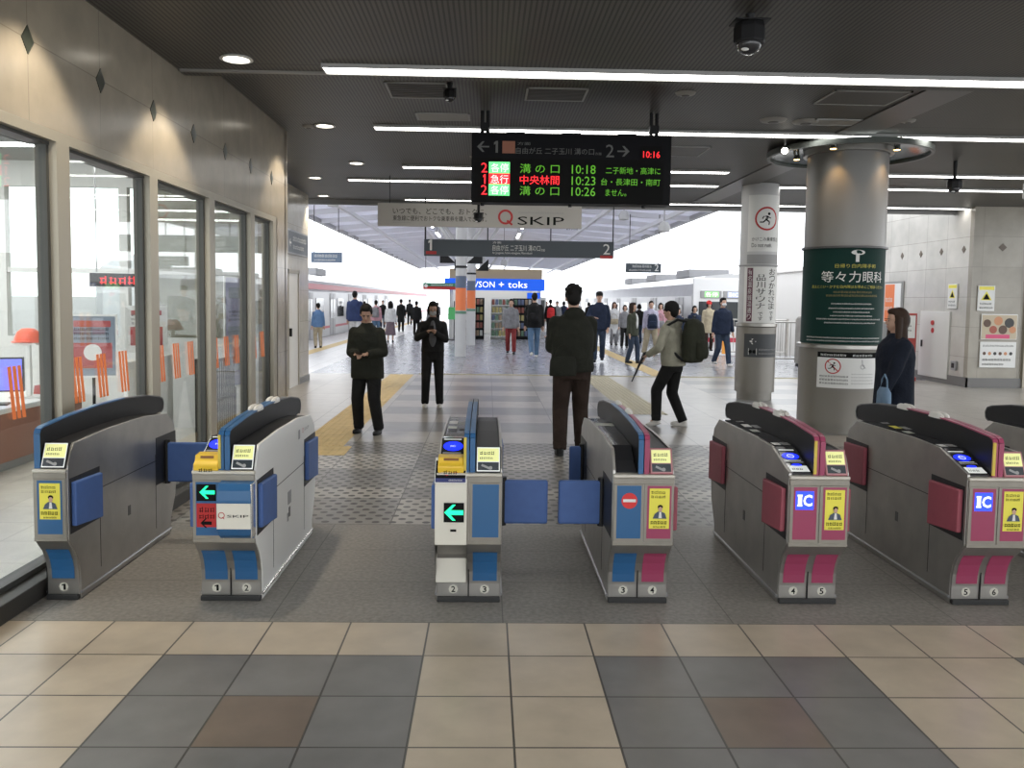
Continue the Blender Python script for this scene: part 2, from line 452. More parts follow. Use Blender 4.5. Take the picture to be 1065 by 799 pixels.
tactile('tactile_paving', 2.1, 2.7, 12.2, 18.3, TYL, 'pale ridged tactile strip on the floor to the right of the man seen from behind')
tactile('tactile_paving', -1.5, 9.5, 18.35, 18.6, TYL, 'pale tactile strip crossing the floor where the concourse meets the platform', along='x')
tactile('tactile_paving', 3.75, 4.15, 18.7, 45, TY, 'yellow tactile line running along platform 2 among the walking crowd')
tactile('tactile_paving', -5.6, -5.2, 18.7, 60, TY, 'yellow tactile line running along platform 1 beside the train doors')
# ---- ceiling
cm = mat('ceiling_ribbed_metal', (.10, .095, .085), .45, .2); g = NG(cm); q = g.xyz()
rb = g.m('LESS_THAN', g.m('FRACT', g.m('DIVIDE', q[0], .034)), .42)
pl = g.line(q[1], 2.9, .85, .02)
g.col(g.mix(g.m('MAXIMUM', rb, pl), g.mix(1., (.098, .091, .081), g.noise(1.2, .9, 1.1), 'MULTIPLY'), (.032, .029, .026)))
cp_ = mat('ceiling_smooth_metal', (.095, .09, .083), .35, .2, noise=.05, nscale=1.)
cb_ = MB().box(-2.5, 13, -6, 6.86, 3.47, 3.6, cm)
cb_.box(-2.5, 13, 6.86, 7.0, 3.462, 3.95, cm)
struct('ceiling', cb_)
struct('ceiling_far', MB().box(-4.2, 13, 6.98, 17.55, 3.70, 3.95, cm))
struct('trim_1', MB().box(-2.48, 13, 6.83, 6.868, 3.452, 3.475), mat('ceiling_edge_strip', (.3, .29, .27), .4, .4))
struct('trim_2', MB().box(-4.2, 13, 17.5, 17.62, 3.60, 3.97), mat('ceiling_fascia', (.16, .16, .16), .5))
struct('trim_3', MB().box(4.1, 4.55, 6.98, 17.5, 3.685, 3.71), cp_)
ORGD = mat('orange_film', (.80, .20, .05), .6)
# ---- left window wall
wm = tiled('marble_cladding', (.29, .252, .195), (.20, .17, .13), 1, .84, 4.65, 2, 1.02, 3.035, .006, .22, .10, 4)
wl = MB().box(-2.72, -2.5, -6, 10.4, 2.60, 3.72, wm)
wl.box(-2.72, -2.5, 9.95, 10.4, 0, 2.60, wm)
struct('wall_left', wl)
struct('wall_left_far', MB().box(-4.2, -2.5, 10.36, 10.5, 0, 3.72, wm))
kb = MB().box(-2.60, -2.41, -6, 10.0, 0, .10); struct('baseboard_left', kb, mat('kerb_dark', (.03, .028, .025), .5), .006)
dm = mat('diamond_inlay', (.03, .035, .025), .3)
db = MB()
for k in range(-3, 7):
    y = 4.65+.848*k; db.prism([(y-.062, 3.03), (y, 3.03-.078), (y+.062, 3.03), (y, 3.03+.078)], -2.503, -2.496, 0)
struct('trim_4', db, dm)
mull = [(-2.6, -2.4), (-.1, .1), (2.3, 2.5), (3.60, 3.74), (4.93, 5.08), (6.26, 6.41), (7.58, 7.73), (8.88, 9.03), (9.80, 9.98)]
n_ = 1
for (a, b), (c, d) in zip(mull[:-1], mull[1:]):
    f = MB().box(-2.60, -2.50, b, c, 2.54, 2.60, FRAME).box(-2.60, -2.51, b, c, .10, .13, FRAMED)
    f.box(-2.60, -2.50, d-(d-c), d, .10, 2.60, FRAME)
    f.box(-2.61, -2.545, b-.0, b+.03, .1, 2.56, FRAMED).box(-2.61, -2.545, c-.03, c+.0, .1, 2.56, FRAMED).box(-2.66, -2.54, b, c, 2.52, 2.56, FRAMED)
    fr = tag(f.build('window_%d' % n_, None), kind='structure')
    MB().box(-2.572, -2.566, b, c, .12, 2.5).build('pane', WGLASS, fr)
    if n_ in (4, 5, 6, 7, 8):
        it = []
        for k in range(4):
            u0 = .12+k*.32
            if u0 > (c-b)-.12: break
            for s_ in range(3):
                p = u0+s_*.045
                it.append((ORGD, poly((p, 1.12), (p+.035, 1.12), (p+.015, 1.27), (p-.02, 1.27))))
                it.append((ORGD, poly((p, 1.12), (p+.035, 1.12), (p+.055, .98), (p+.02, .98))))
        decal('window_stripe', fr, pmap((-2.566, b, 0), (0, 1, 0), (0, 0, 1)), it, .001)
    n_ += 1
# office interior behind the glass
OW = mat('office_wall', (.62, .62, .60), .6)
ow = MB().box(-9.0, -8.9, 1.0, 10.3, .05, .9, OW).box(-9.0, -8.9, 1.0, 10.3, 2.9, 3.3, OW)
for y in (1.0, 3.6, 6.2, 8.8, 10.2): ow.box(-9.0, -8.9, y, y+.12, .9, 2.9, OW)
struct('wall_office_back', ow)
ow = MB().box(-9.0, -2.72, 10.2, 10.3, .05, 1.15, OW).box(-9.0, -2.72, 10.2, 10.3, 2.95, 3.3, OW)
for x in (-9.0, -7.45, -5.9, -4.45, -2.85): ow.box(x, x+.10, 10.2, 10.3, 1.15, 2.95, OW)
ow.box(-9.0, -2.72, 10.22, 10.28, 1.92, 1.98, OW)
o_ = struct('wall_office_far', ow)
MB().box(-9.0, -2.8, 10.245, 10.255, 1.15, 2.95).build('pane', WGLASS, o_)
struct('ceiling_office', MB().box(-9.0, -2.72, 1.0, 10.3, 3.25, 3.35), mat('office_ceiling', (.30, .30, .29), .6))
for i, y in enumerate((3.4, 5.2, 7.0, 8.8)):
    t = empty('ceiling_light', (-5.6, y, 3.22), 0, ['long office ceiling tube nearest the camera behind the glass', 'long office ceiling tube, second from the camera behind the glass', 'long office ceiling tube, third from the camera behind the glass', 'long office ceiling tube farthest from the camera behind the glass'][i], 'ceiling light', 'office ceiling tubes')
    MB().box(-1.9, 1.9, -.09, .09, -.02, .03).build('housing', STRIPH, t); MB().box(-1.85, 1.85, -.06, .06, -.035, -.02).build('diffuser', mat('office_tube', (.9, .9, .9), .5, emit=(1, 1, 1), es=34), t)
RB = mat('counter_front_brown', (.34, .15, .10), .4)
def counter(x0, x1, y0, y1, h, label):
    t = empty('service_counter', ((x0+x1)/2, (y0+y1)/2, .05), 0, label, 'counter'); a, b = (x1-x0)/2, (y1-y0)/2
    MB().box(-a, a, -b, b, .08, h-.05).build('counter_body', RB, t, .004)
    MB().box(-a-.03, a+.03, -b-.02, b+.02, h-.05, h).build('countertop', WHITEP, t, .006)
    MB().box(-a+.03, a-.03, -b+.03, b-.03, 0, .08).build('plinth', GRYP, t)
counter(-5.2, -4.35, 4.2, 9.0, .58, 'long brown fronted service counter with white top behind the nearest window panes')
def monitor(x, y, z, rz, m, label):
    t = empty('monitor', (x, y, z), rz, label, 'monitor')
    MB().box(-.12, .12, -.08, .08, 0, .015).cone((0, .03, .01), (0, .03, .15), .018, .018).build('stand', BLACK, t)
    MB().box(-.25, .25, -.02, .03, .12, .44).build('screen_case', BLACK, t, .006)
    MB().box(-.235, .235, -.024, -.02, .135, .425).build('screen', m, t)
SB = mat('monitor_glow', (.1, .1, .3), .3, emit=(.12, .15, 1.), es=1.3)
monitor(-4.55, 7.75, .63, R(20), SB, 'blue glowing monitor on the brown service counter behind the nearest pane')
monitor(-4.8, 5.4, .63, R(30), SCREENW, 'pale glowing monitor on the near end of the brown service counter')
t = empty('stand', (-4.55, 8.35, .63), 0, 'small white display stand on the counter carrying an orange helmet', 'stand')
MB().box(-.14, .14, -.12, .12, 0, .02).box(-.02, .02, -.02, .02, .02, .53).box(-.12, .12, -.1, .1, .53, .55).build('stand_frame', WHITEP, t)
h = MB(); h.lathe([(0, .13), (.06, .125), (.10, .09), (.125, .03), (.13, 0), (.15, -.0), (.15, -.012), (0, -.012)], (0, 0, 0), 20)
h.ell((0, -.13, .0), (.09, .07, .012))
tag(h.build('helmet', mat('orange_red_helmet', (.85, .12, .05), .35), None, smooth=True, loc=(-4.55, 8.35, 1.192)), 'orange red safety helmet on the stand behind the first window', 'helmet')
def board(x, y, z, w_, h_, rz, items, label, cat='poster', name='poster_board', leg=True):
    t = empty(name, (x, y, .05 if leg else z), rz, label, cat); z_ = z-.05 if leg else 0
    MB().box(-w_/2, w_/2, 0, .02, z_, z_+h_).build('panel', WHITEP, t, .002)
    if leg: MB().box(-.15, .15, -.12, .14, 0, .02).cone((0, .03, 0), (0, .03, z_+h_*.6), .015, .015, 8).build('stand', BLACK, t)
    decal('print', t, pmap((-w_/2, 0, z_)), items, .001); return t
def gposter(w_, h_, c1, c2, seed):
    it = [(c1, rect(.02, .02, w_-.02, h_-.02)), (c2, rect(.05, h_*.15, w_-.05, h_*.55)), (WHT, disc(w_/2, h_*.4, min(w_, h_)*.18)), (c2, rect(.06, h_*.8, w_-.06, h_*.9))]
    for k in range(3): it.append((BLK, scrib(.06, h_*.6+k*.045, w_-.06, h_*.6+k*.045+.028, .035, seed+k)))
    return it
PB = mat('print_bluegrey', (.22, .26, .32), .5); PR = mat('print_darkred', (.40, .07, .07), .5); PT = mat('print_tan', (.5, .42, .3), .5)
board(-3.85, 8.2, .85, .45, .62, R(15), gposter(.45, .62, PB, PR, 3), 'grey and red poster board on a stand inside the second window')
board(-3.65, 9.0, 1.05, .42, .5, R(25), gposter(.42, .5, WHT, PR, 5), 'white and dark red poster board on a stand behind the third window')
board(-2.95, 9.85, .6, .35, 1.3, R(60), gposter(.35, 1.3, mat('print_lilac', (.35, .35, .55), .5), PB, 8), 'lilac poster board standing inside the last window pane')
t = board(-3.95, 9.0, 1.74, .55, .16, R(20), [(BLK, rect(.01, .01, .54, .15)), (LEDR, scrib(.1, .035, .46, .125, .09, 3))], 'small red digital display hanging in the office', 'display', 'wall_display', False)
MB().cone((-.2, .01, .16), (-.2, .01, 1.5), .008, .008, 6).cone((.2, .01, .16), (.2, .01, 1.5), .008, .008, 6).build('hanger', GRYP, t)
for i, (x, y, m, l) in enumerate(((-4.5, 7.1, YELP, 'small yellow leaflet pile on the service counter'), (-4.55, 8.75, PR, 'dark red leaflet pile on the far end of the service counter'), (-4.6, 6.5, WHITEP, 'white paper stack near the yellow leaflets on the counter'))):
    b = MB()
    for k in range(5): b.box(-.11+.003*k, .11+.003*k, -.13, .13, .018*k, .018*k+.018)
    tag(b.build('leaflet_pile', m, None, 0, loc=(x, y, .63)), l, 'leaflets')
t = empty('leaflet_rack', (-2.95, 9.1, .05), R(90), 'low dark wire leaflet rack behind the fourth window', 'rack')
b = MB()
for k in range(9): b.box(-.3+.07*k, -.285+.07*k, -.12, -.105, 0, .95)
b.box(-.31, .30, -.12, -.10, .0, .03).box(-.31, .30, -.12, -.10, .5, .53).box(-.31, .30, -.12, -.10, .92, .95).box(-.31, .3, .1, .12, 0, .95)
b.build('wire_frame', BLACK, t)
t = empty('office_gate', (-3.3, 8.25, .05), R(90), 'pale low office partition panel with a black post behind the third window', 'partition')
MB().box(-.6, .5, -.02, .02, .05, 1.0).build('panel', WHITEP, t, .01); MB().cone((-.05, -.05, 0), (-.05, -.05, .98), .02, .02).build('post', BLACK, t)
# ---- left pilaster with door beyond the window wall
pm = tiled('pilaster_cladding', (.42, .39, .33), (.24, .21, .17), 0, .9, -4.6, 2, .6, .0, .006, .25, .1, 4)
pw = MB().box(-3.9, -3.60, 10.5, 16.85, 0, 3.72, pm)
struct('wall_pilaster', pw)
dW = mat('door_white', (.62, .61, .58), .4)
d = tag(MB().box(-3.62, -3.585, 15.1, 15.85, 0, 2.1, dW).build('door_1'), kind='structure')
MB().box(-3.60, -3.57, 15.03, 15.1, 0, 2.17).box(-3.6, -3.57, 15.85, 15.92, 0, 2.17).box(-3.6, -3.57, 15.03, 15.92, 2.10, 2.17).build('door_frame', FRAME, d)
MB().box(-3.585, -3.54, 15.16, 15.20, .95, 1.1).build('door_handle', BLACK, d, .004)
struct('baseboard_pilaster', MB().box(-3.60, -3.58, 15.92, 16.87, 0, .12), mat('base_grey', (.2, .2, .2), .5))
t = empty('direction_sign', (-3.60, 15.85, 2.45), R(90), 'grey direction sign fixed on the far left pilaster above the white door', 'sign')
MB().box(-.85, .85, -.03, 0, 0, .44).build('panel', mat('sign_frame_grey', (.25, .26, .28), .4), t, .005)
decal('print', t, pmap((-.85, -.03, 0)), [(NAVYP, rect(.03, .03, 1.67, .41)), (WHT, arrow(.2, .2, .08, -1)), (WHT, scrib(.4, .24, 1.5, .34, .1, 4)), (WHT, scrib(.4, .1, 1.3, .18, .08, 5))], .001)
# ---- right tiled walls
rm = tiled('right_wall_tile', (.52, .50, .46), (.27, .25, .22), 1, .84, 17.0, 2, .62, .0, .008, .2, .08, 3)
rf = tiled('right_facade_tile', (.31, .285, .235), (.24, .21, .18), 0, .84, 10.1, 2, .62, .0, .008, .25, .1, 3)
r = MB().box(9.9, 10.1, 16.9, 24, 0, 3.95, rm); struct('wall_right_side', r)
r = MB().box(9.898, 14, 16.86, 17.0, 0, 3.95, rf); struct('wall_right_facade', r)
struct('baseboard_right', MB().box(9.87, 14, 16.83, 16.86, 0, .2).box(9.87, 9.9, 16.83, 24, 0, .2), mat('base_grey2', (.16, .155, .15), .5))
db = MB()
for k in range(4):
    y = 17.2+.86*k; db.prism([(y-.075, 2.85), (y, 2.77), (y+.075, 2.85), (y, 2.93)], 9.893, 9.90, 0)
for x in (10.5, 11.9): db.prism([(x-.085, 2.88), (x, 2.80), (x+.085, 2.88), (x, 2.96)], 16.85, 16.862, 1)
struct('trim_5', db, mat('diamond_brown', (.10, .07, .045), .4))
d = tag(MB().box(11.1, 12.4, 16.82, 16.86, 0, 2.35).build('door_2', mat('door_grey', (.30, .28, .23), .4), None), kind='structure')
MB().box(11.02, 11.1, 16.80, 16.86, 0, 2.62).box(11.02, 12.5, 16.80, 16.86, 2.55, 2.62).build('door_frame', FRAME, d)
MB().ell((11.2, 16.77, 1.02), (.05, .05, .05)).cone((11.2, 16.82, 1.02), (11.2, 16.77, 1.02), .02, .02).build('door_knob', CHROME, d, smooth=True)
d = tag(MB().box(9.86, 9.9, 17.55, 18.75, .1, 1.55).build('door_3', dW, None, .004), kind='structure')
MB().box(9.845, 9.865, 18.6, 18.66, .75, .9).build('door_handle', BLACK, d)
d = tag(MB().box(9.87, 9.9, 19.6, 20.9, 0, 2.25).build('door_4', mat('door_dim', (.24, .24, .23), .5), None), kind='structure')
def wallsign(name, x, y, z, w_, h_, rz, items, label, cat='sign', th=.02, bm=None):
    t = empty(name, (x, y, z), rz, label, cat)
    MB().box(-w_/2, w_/2, -th, 0, 0, h_).build('panel', bm or WHITEP, t, .002)
    decal('print', t, pmap((-w_/2, -th, 0)), items, .001); return t
ORY = mat('amber_print', (.72, .42, .05), .5); PINKPR = mat('pink_print', (.62, .07, .18), .5)
wallsign('warning_sign', 11.75, 16.80, 1.28, 1.2, 1.1, 0, [(ORY, rect(.02, .02, 1.18, 1.08)), (BLK, poly((.35, .68), (.85, .68), (.6, 1.04))), (ORY, poly((.43, .72), (.77, .72), (.6, .97))), (BLK, rect(.585, .8, .615, .9)), (BLK, rect(.585, .745, .615, .775)), (BLK, T('ドアの開閉に', .05, .5, 1.15, .62)), (BLK, T('ご注意ください', .05, .35, 1.15, .47)), (BLK, scrib(.08, .2, 1.1, .27, .07, 3)), (BLK, scrib(.08, .08, 1.1, .15, .07, 4))], 'large amber warning notice with black triangle on the grey door at right edge')
TRI = [(WHT, rect(.01, .01, .34, .51)), (YELP, rect(.02, .43, .33, .5)), (YELP, poly((.06, .22), (.29, .22), (.175, .41))), (BLK, poly((.10, .235), (.25, .235), (.175, .36))), (BLK, scrib(.04, .13, .31, .17, .05, 2)), (BLK, scrib(.04, .05, .31, .09, .04, 3))]
wallsign('warning_sign', 10.2, 16.85, 1.58, .35, .52, 0, TRI, 'small white and yellow triangle warning sign on the beige facade above two posters')
wallsign('warning_sign', 9.89, 17.5, 1.62, .35, .52, R(-90), TRI, 'small white triangle warning sign on the bright side wall left of the corner')
FOOD = [mat('print_food%d' % i, c, .5) for i, c in enumerate(((.10, .05, .03), (.55, .25, .12), (.03, .03, .03), (.35, .08, .05)))]
it = [(PT, rect(.01, .01, .74, .50)), (PINKPR, rect(.1, .02, .6, .1))]
for i, (a, b, r_) in enumerate(((.12, .33, .08), (.35, .38, .09), (.58, .34, .1), (.25, .2, .08), (.45, .2, .09), (.65, .2, .07))): it.append((FOOD[i % 4], disc(a, b, r_)))
wallsign('poster', 10.5, 16.85, 1.0, .75, .52, 0, it, 'colourful poster of dark dishes with a pink banner on the beige facade', 'poster')
it = [(WHT, rect(.01, .01, .74, .52)), (BLK, scrib(.05, .43, .7, .47, .05, 1))]
for i in range(6): it.append((FOOD[i % 3], disc(.09+i*.11, .29, .035)))
it += [(BLK, scrib(.05, .14, .65, .19, .06, 7)), (BLK, scrib(.05, .05, .5, .09, .05, 8))]
wallsign('poster', 10.5, 16.85, .42, .75, .53, 0, it, 'white poster with a row of small round pictures under the dishes poster', 'poster')
wallsign('poster', 9.88, 20.1, 1.25, .8, .95, R(-90), [(ORG, rect(.02, .02, .5, .93)), (WHT, scrib(.06, .5, .45, .62, .12, 2)), (WHT, scrib(.06, .3, .45, .4, .12, 9))], 'orange poster with white writing on the dim door of the right side wall', 'poster')
# outlet, alarm box
t = empty('fire_alarm', (9.885, 18.2, 1.18), R(-90), 'two red round fire alarm fittings on the white wall cabinet', 'fire alarm')
MB().box(-.1, .1, -.012, 0, -.14, .22).build('plate', WHITEP, t); MB().cone((0, -.012, .12), (0, -.05, .12), .06, .05).build('lamp', REDP, t); MB().cone((0, -.012, -.05), (0, -.03, -.05), .065, .06).build('button', REDP, t)
t = empty('wall_outlet', (9.89, 17.3, .32), R(-90), 'small grey outlet box low on the bright side wall', 'outlet'); MB().box(-.09, .09, -.05, 0, 0, .2).build('case', GRYP, t, .006)
MB().box(-.05, .05, -.055, -.05, .05, .15).build('socket', BLACK, t)
# notice stand with red front near the wall
t = empty('notice_stand', (9.3, 18.4, 0), R(-25), 'red notice stand with white lit panel behind the dark haired woman', 'stand')
MB().box(-.3, .3, -.15, .15, 0, .08).box(-.27, .27, -.1, .1, .08, 1.5).build('stand_body', mat('stand_red', (.35, .04, .03), .4), t, .01)
decal('print', t, pmap((-.27, -.1, 0)), [(WHT, rect(.03, .95, .51, 1.45)), (BLK, scrib(.08, 1.2, .45, 1.24, .04, 1)), (BLK, scrib(.08, 1.1, .45, 1.14, .04, 2))] + [(WHT, disc(.1+.12*(k % 3), .2+.15*(k//3), .025)) for k in range(12)] + [(WHT, poly((.05, .62), (.3, .86), (.05, .9)))], .002)
# ---- beyond: distant pale wall, fence
struct('wall_trackside', MB().box(12.6, 12.75, 26, 90, -1, 3.0).box(12.5, 12.8, 26, 90, 3.0, 3.15), mat('trackside_concrete', (.62, .60, .58), .7))
struct('wall_trackside_left', MB().box(-11.7, -11.5, 14, 90, -1, 1.6), mat('trackside_concrete', (.62, .60, .58)))
struct('ground', MB().box(-60, 60, -6, 160, -1.3, -1.1), mat('track_ballast', (.28, .27, .26), .9, noise=.2, nscale=12))

# ================================================================== CEILING FITTINGS
def strip(x0, x1, y, z, label, wd=.19):
    t = empty('ceiling_light', ((x0+x1)/2, y, z), 0, label, 'ceiling light', None); L = (x1-x0)/2
    MB().box(-L, L, -wd/2-.015, -wd/2, -.03, .0).box(-L, L, wd/2, wd/2+.015, -.03, 0).box(-L-.01, -L, -wd/2-.015, wd/2+.015, -.03, 0).box(L, L+.01, -wd/2-.015, wd/2+.015, -.03, 0).build('housing', STRIPH, t)
    MB().box(-L, L, -wd/2, wd/2, -.022, -.006).build('diffuser', STRIPM, t)
strip(-1.30, 9, 6.70, 3.47, 'longest ceiling light strip nearest the camera, running across the whole top')
strip(-1.30, 9, 3.35, 3.47, 'unseen ceiling light strip added for illumination between the camera and the ticket gates')  # out of view, added to light the floor and gates
strip(-1.30, 9, -.2, 3.47, 'unseen ceiling light strip added for illumination just behind the camera position')  # added fill strip behind the camera, never in view
strip(-1.36, 10, 10.05, 3.70, 'second long ceiling light strip, passing behind the departure board top')
strip(-1.32, 3.7, 12.95, 3.70, 'third ceiling light strip, left piece ending before the big column')
strip(5.4, 10, 12.95, 3.70, 'third ceiling light strip, right piece emerging behind the big column')
strip(-2.4, 3.95, 14.45, 3.70, 'fourth ceiling light strip, left piece ending before the thin white column')
strip(4.95, 9.6, 14.45, 3.70, 'fourth ceiling light strip, right piece beyond the thin white column')
strip(-1.7, 11, 17.15, 3.70, 'farthest ceiling light strip along the edge above the platform opening')
for i, (x, y, z, l) in enumerate([(-1.93, 6.5, 3.47, 'large round downlight nearest the camera, above the second window pane'), (-1.95, 10.05, 3.70, 'round downlight left of the second light strip'), (-2.0, 12.75, 3.70, 'round downlight left of the third light strip'), (-2.95, 14.35, 3.70, 'small downlight near the pilaster, left of the fourth strip'), (-3.3, 16.85, 3.70, 'small downlight at the ceiling edge above the pilaster door'), (-1.93, 4.6, 3.47, 'round downlight above the first window pane, outside the frame top'), (-1.95, 8.6, 3.70, 'round downlight that washes the wall above the fourth window pane')]):
    if i == 6: continue
    t = empty('downlight', (x, y, z), 0, l, 'downlight')
    MB().lathe([(.115, -.001), (.125, -.012), (.098, -.016), (.095, 0)], n=24).build('trim_ring', WHITEP, t, smooth=True)
    MB().lathe([(0, -.006), (.09, -.006), (.094, -.002), (0, -.001)], n=24).build('lens', WARML, t)
    li = bpy.data.lights.new('lamp', 'SPOT'); li.energy = DOWN*3; li.color = (1, .88, .70); li.spot_size = R(88); li.spot_blend = .35; li.shadow_soft_size = .08
    lo = bpy.data.objects.new('lamp', li); col.objects.link(lo); lo.parent = t; lo.location = (0, 0, -.03); lo.rotation_euler = (0, R(16), 0)
def ventp(x, y, w_, d_, label, m, z=3.70, name='ceiling_hatch', cat='ceiling hatch', sl=0):
    t = empty(name, (x, y, z), 0, label, cat)
    MB().box(-w_/2, w_/2, -d_/2, -d_/2+.02, -.012, 0).box(-w_/2, w_/2, d_/2-.02, d_/2, -.012, 0).box(-w_/2, -w_/2+.02, -d_/2, d_/2, -.012, 0).box(w_/2-.02, w_/2, -d_/2, d_/2, -.012, 0).build('frame', STRIPH, t)
    b = MB().box(-w_/2+.02, w_/2-.02, -d_/2+.02, d_/2-.02, -.008, 0)
    for k in range(sl): b.box(-w_/2+.03, w_/2-.03, -d_/2+.04+k*(d_-.08)/sl, -d_/2+.06+k*(d_-.08)/sl, -.016, -.008)
    b.build('panel', m, t)
HG = mat('hatch_grey', (.09, .085, .08), .5); HL = mat('hatch_light', (.28, .27, .25), .5)
ventp(-.70, 8.3, .6, .6, 'square ceiling vent near the small round sensor, left of the board', HG, sl=8, name='ceiling_vent', cat='ceiling vent')
ventp(.65, 8.35, .6, .5, 'square ceiling vent directly above the departure board', HG, sl=8, name='ceiling_vent', cat='ceiling vent')
ventp(-.52, 9.45, .6, .35, 'pale grey ceiling panel just left of the departure board', HL)
ventp(3.65, 8.25, .75, .55, 'square framed ceiling hatch right of centre, before the paired speakers', HG)
ventp(3.95, 9.35, .75, .3, 'pale rectangular ceiling plate beside the round speakers', HL)
ventp(2.5, 11.3, .8, .7, 'framed ceiling hatch to the right of the departure board', HG)
for x, y, r_, l in ((3.14, 9.3, .15, 'round pale ceiling speaker, left one of the pair'), (3.52, 9.35, .15, 'round pale ceiling speaker touching the pale rectangular plate'), (1.9, 8.2, .10, 'small round smoke detector left of the hanging rod of the board'), (-.2, 12.0, .08, 'small round smoke detector above the left part of the long banner'), (4.6, 9.2, .08, 'small round smoke detector near the big column ring'), (-2.15, 10.1, .08, 'tiny dark sensor beside the second downlight')):
    t = empty('ceiling_speaker' if 'speaker' in l else 'smoke_detector', (x, y, 3.70), 0, l, 'speaker' if 'speaker' in l else 'smoke detector')
    MB().lathe([(0, -.03), (r_*.6, -.028), (r_*.9, -.016), (r_, 0)], n=20).build('cover', HL, t, smooth=True)
    MB().lathe([(0, -.036), (r_*.35, -.034), (r_*.4, -.028)], n=16).build('centre_cap', HG, t)
def camdome(x, y, z, zt, r_, label):
    t = empty('security_camera', (x, y, z), 0, label, 'security camera')
    MB().box(-r_*1.1, r_*1.1, -r_*.8, r_*.8, r_*1.25, r_*1.35).cone((0, 0, r_*1.3), (0, 0, zt-z), .02, .03).build('mount', BLACK, t, .003)
    MB().lathe([(0, r_*1.25), (r_*.9, r_*1.2), (r_, r_*.9), (r_, r_*.1), (r_*.95, 0), (0, 0)], n=8).build('camera_body', BLACK, t)
    MB().ell((0, 0, -.0), (r_*.8, r_*.8, r_*.7)).build('dome', DARKGL, t, smooth=True)
    MB().ell((-r_*.4, -r_*.5, -r_*.5), (r_*.25, r_*.12, r_*.1)).build('indicator', WHITEP, t, smooth=True)
camdome(1.62, 5.3, 3.29, 3.47, .10, 'black faceted security camera hanging from the ceiling near the top centre right')
camdome(6.55, 11.7, 3.32, 3.70, .10, 'black security camera on the ceiling to the right of the big column')
camdome(-.15, 12.6, 2.87, 3.70, .07, 'black security camera hanging on a rod before the long banner')
camdome(-.38, 8.0, 3.56, 3.70, .06, 'small beige and black ceiling camera beside the left square vent')
t = empty('projector', (8.0, 12.0, 3.25), 0, 'white boxy fitting hanging from the ceiling at the right frame edge', 'projector')
MB().box(-.16, .16, -.2, .2, 0, .24).build('case', WHITEP, t, .02); MB().box(-.03, .03, -.03, .03, .24, .45).build('bracket', WHITEP, t); MB().cone((0, -.2, .1), (0, -.23, .1), .06, .06, 16).build('lens', BLACK, t)

# ================================================================== SIGNS OVERHEAD
def hang(t, xs_, z0, z1, r_=.012, y=0):
    for x in xs_: MB().cone((x, y, z0), (x, y, z1), r_, r_, 8).build('hanger', BLACK, t)
t = empty('departure_board', (.88, 9.0, 2.71), R(-.5), 'black overhead electronic departure board showing trains at 10:18, 10:23 and 10:26', 'departure board')
b = MB().box(-1.07, 1.07, 0, .28, 0, .73); b.build('case', mat('board_case', (.008, .008, .009), .5, spec=.1), t, .01)
b = MB()
for x in (-.6, 0, .6): b.box(x-.1, x+.1, .05, .2, .73, .755)
for x in (-.95, 0, .8): b.cone((x, .1, -.03), (x, .1, 0), .02, .02)
b.build('vent_caps', BLACK, t)
for x in (-.93, .90): MB().box(x-.05, x+.05, .1, .18, .78, .86).cone((x-.03, .14, .73), (x-.03, .14, .99), .02, .02).cone((x+.03, .14, .73), (x+.03, .14, .99), .02, .02).build('hanger', BLACK, t)
mp = pmap((-1.07, 0, 0))
DIM = mat('dim_sign_print', (.12, .12, .115), .5)
u = lambda px: (px-20)/1005*2.14      # photo crop pixel -> board x
v = lambda py: (395-py)/362*.73
it = [(mat('board_header', (.014, .014, .016), .8, spec=.05), rect(.02, v(160), 2.12, v(42))), (BLK, rect(.04, v(390), 2.06, v(165)))]
it += [(DIM, arrow(u(78), v(105), .065, -1, .12)), (DIM, T('1', u(132), v(136), u(152), v(74))), (mat('dim_orange', (.30, .11, .06), .5), rect(u(174), v(138), u(238), v(74))), (DIM, T('方面', u(250), v(94), u(315), v(78))), (DIM, T('自由が丘 二子玉川 溝の口', u(242), v(140), u(635), v(106))), (DIM, T('方面', u(640), v(140), u(672), v(126))), (DIM, T('2', u(694), v(150), u(735), v(84))), (DIM, arrow(u(782), v(118), .065, 1, .12)), (BLK, rect(u(868), v(160), u(975), v(90))), (LEDR, T('10:16', u(882), v(150), u(966), v(116)))]
rows = [(240, 190, '2', '各停', '溝 の 口', '10:18', '二子新地・高津に', LEDGB, LEDGR), (300, 250, '1', '急行', '中央林間', '10:23', '台・長津田・南町', LEDR, LEDR), (357, 307, '2', '各停', '溝 の 口', '10:26', 'ません。', LEDGB, LEDGR)]
for y0, y1, n, k, dst, tm, ex, mb_, md in rows:
    it += [(LEDR, T(n, u(80 if n == '1' else 70), v(y0), u(92 if n == '1' else 100), v(y1))), (mb_, rect(u(108), v(y0+4), u(213), v(y1-6))), (LEDW, T(k, u(118), v(y0-2), u(206), v(y1+2))), (md, T(dst, u(264), v(y0), u(462), v(y1+2))), (LEDGR, T(tm, u(524), v(y0), u(644), v(y1+4)))]
    it += [(LEDGR, T(ex, u(672 if n == '1' else 695), v(y0-2), u(800 if 'ません' in ex else 970), v(y1+12)))]
decal('display', t, mp, it, .002, .0008)

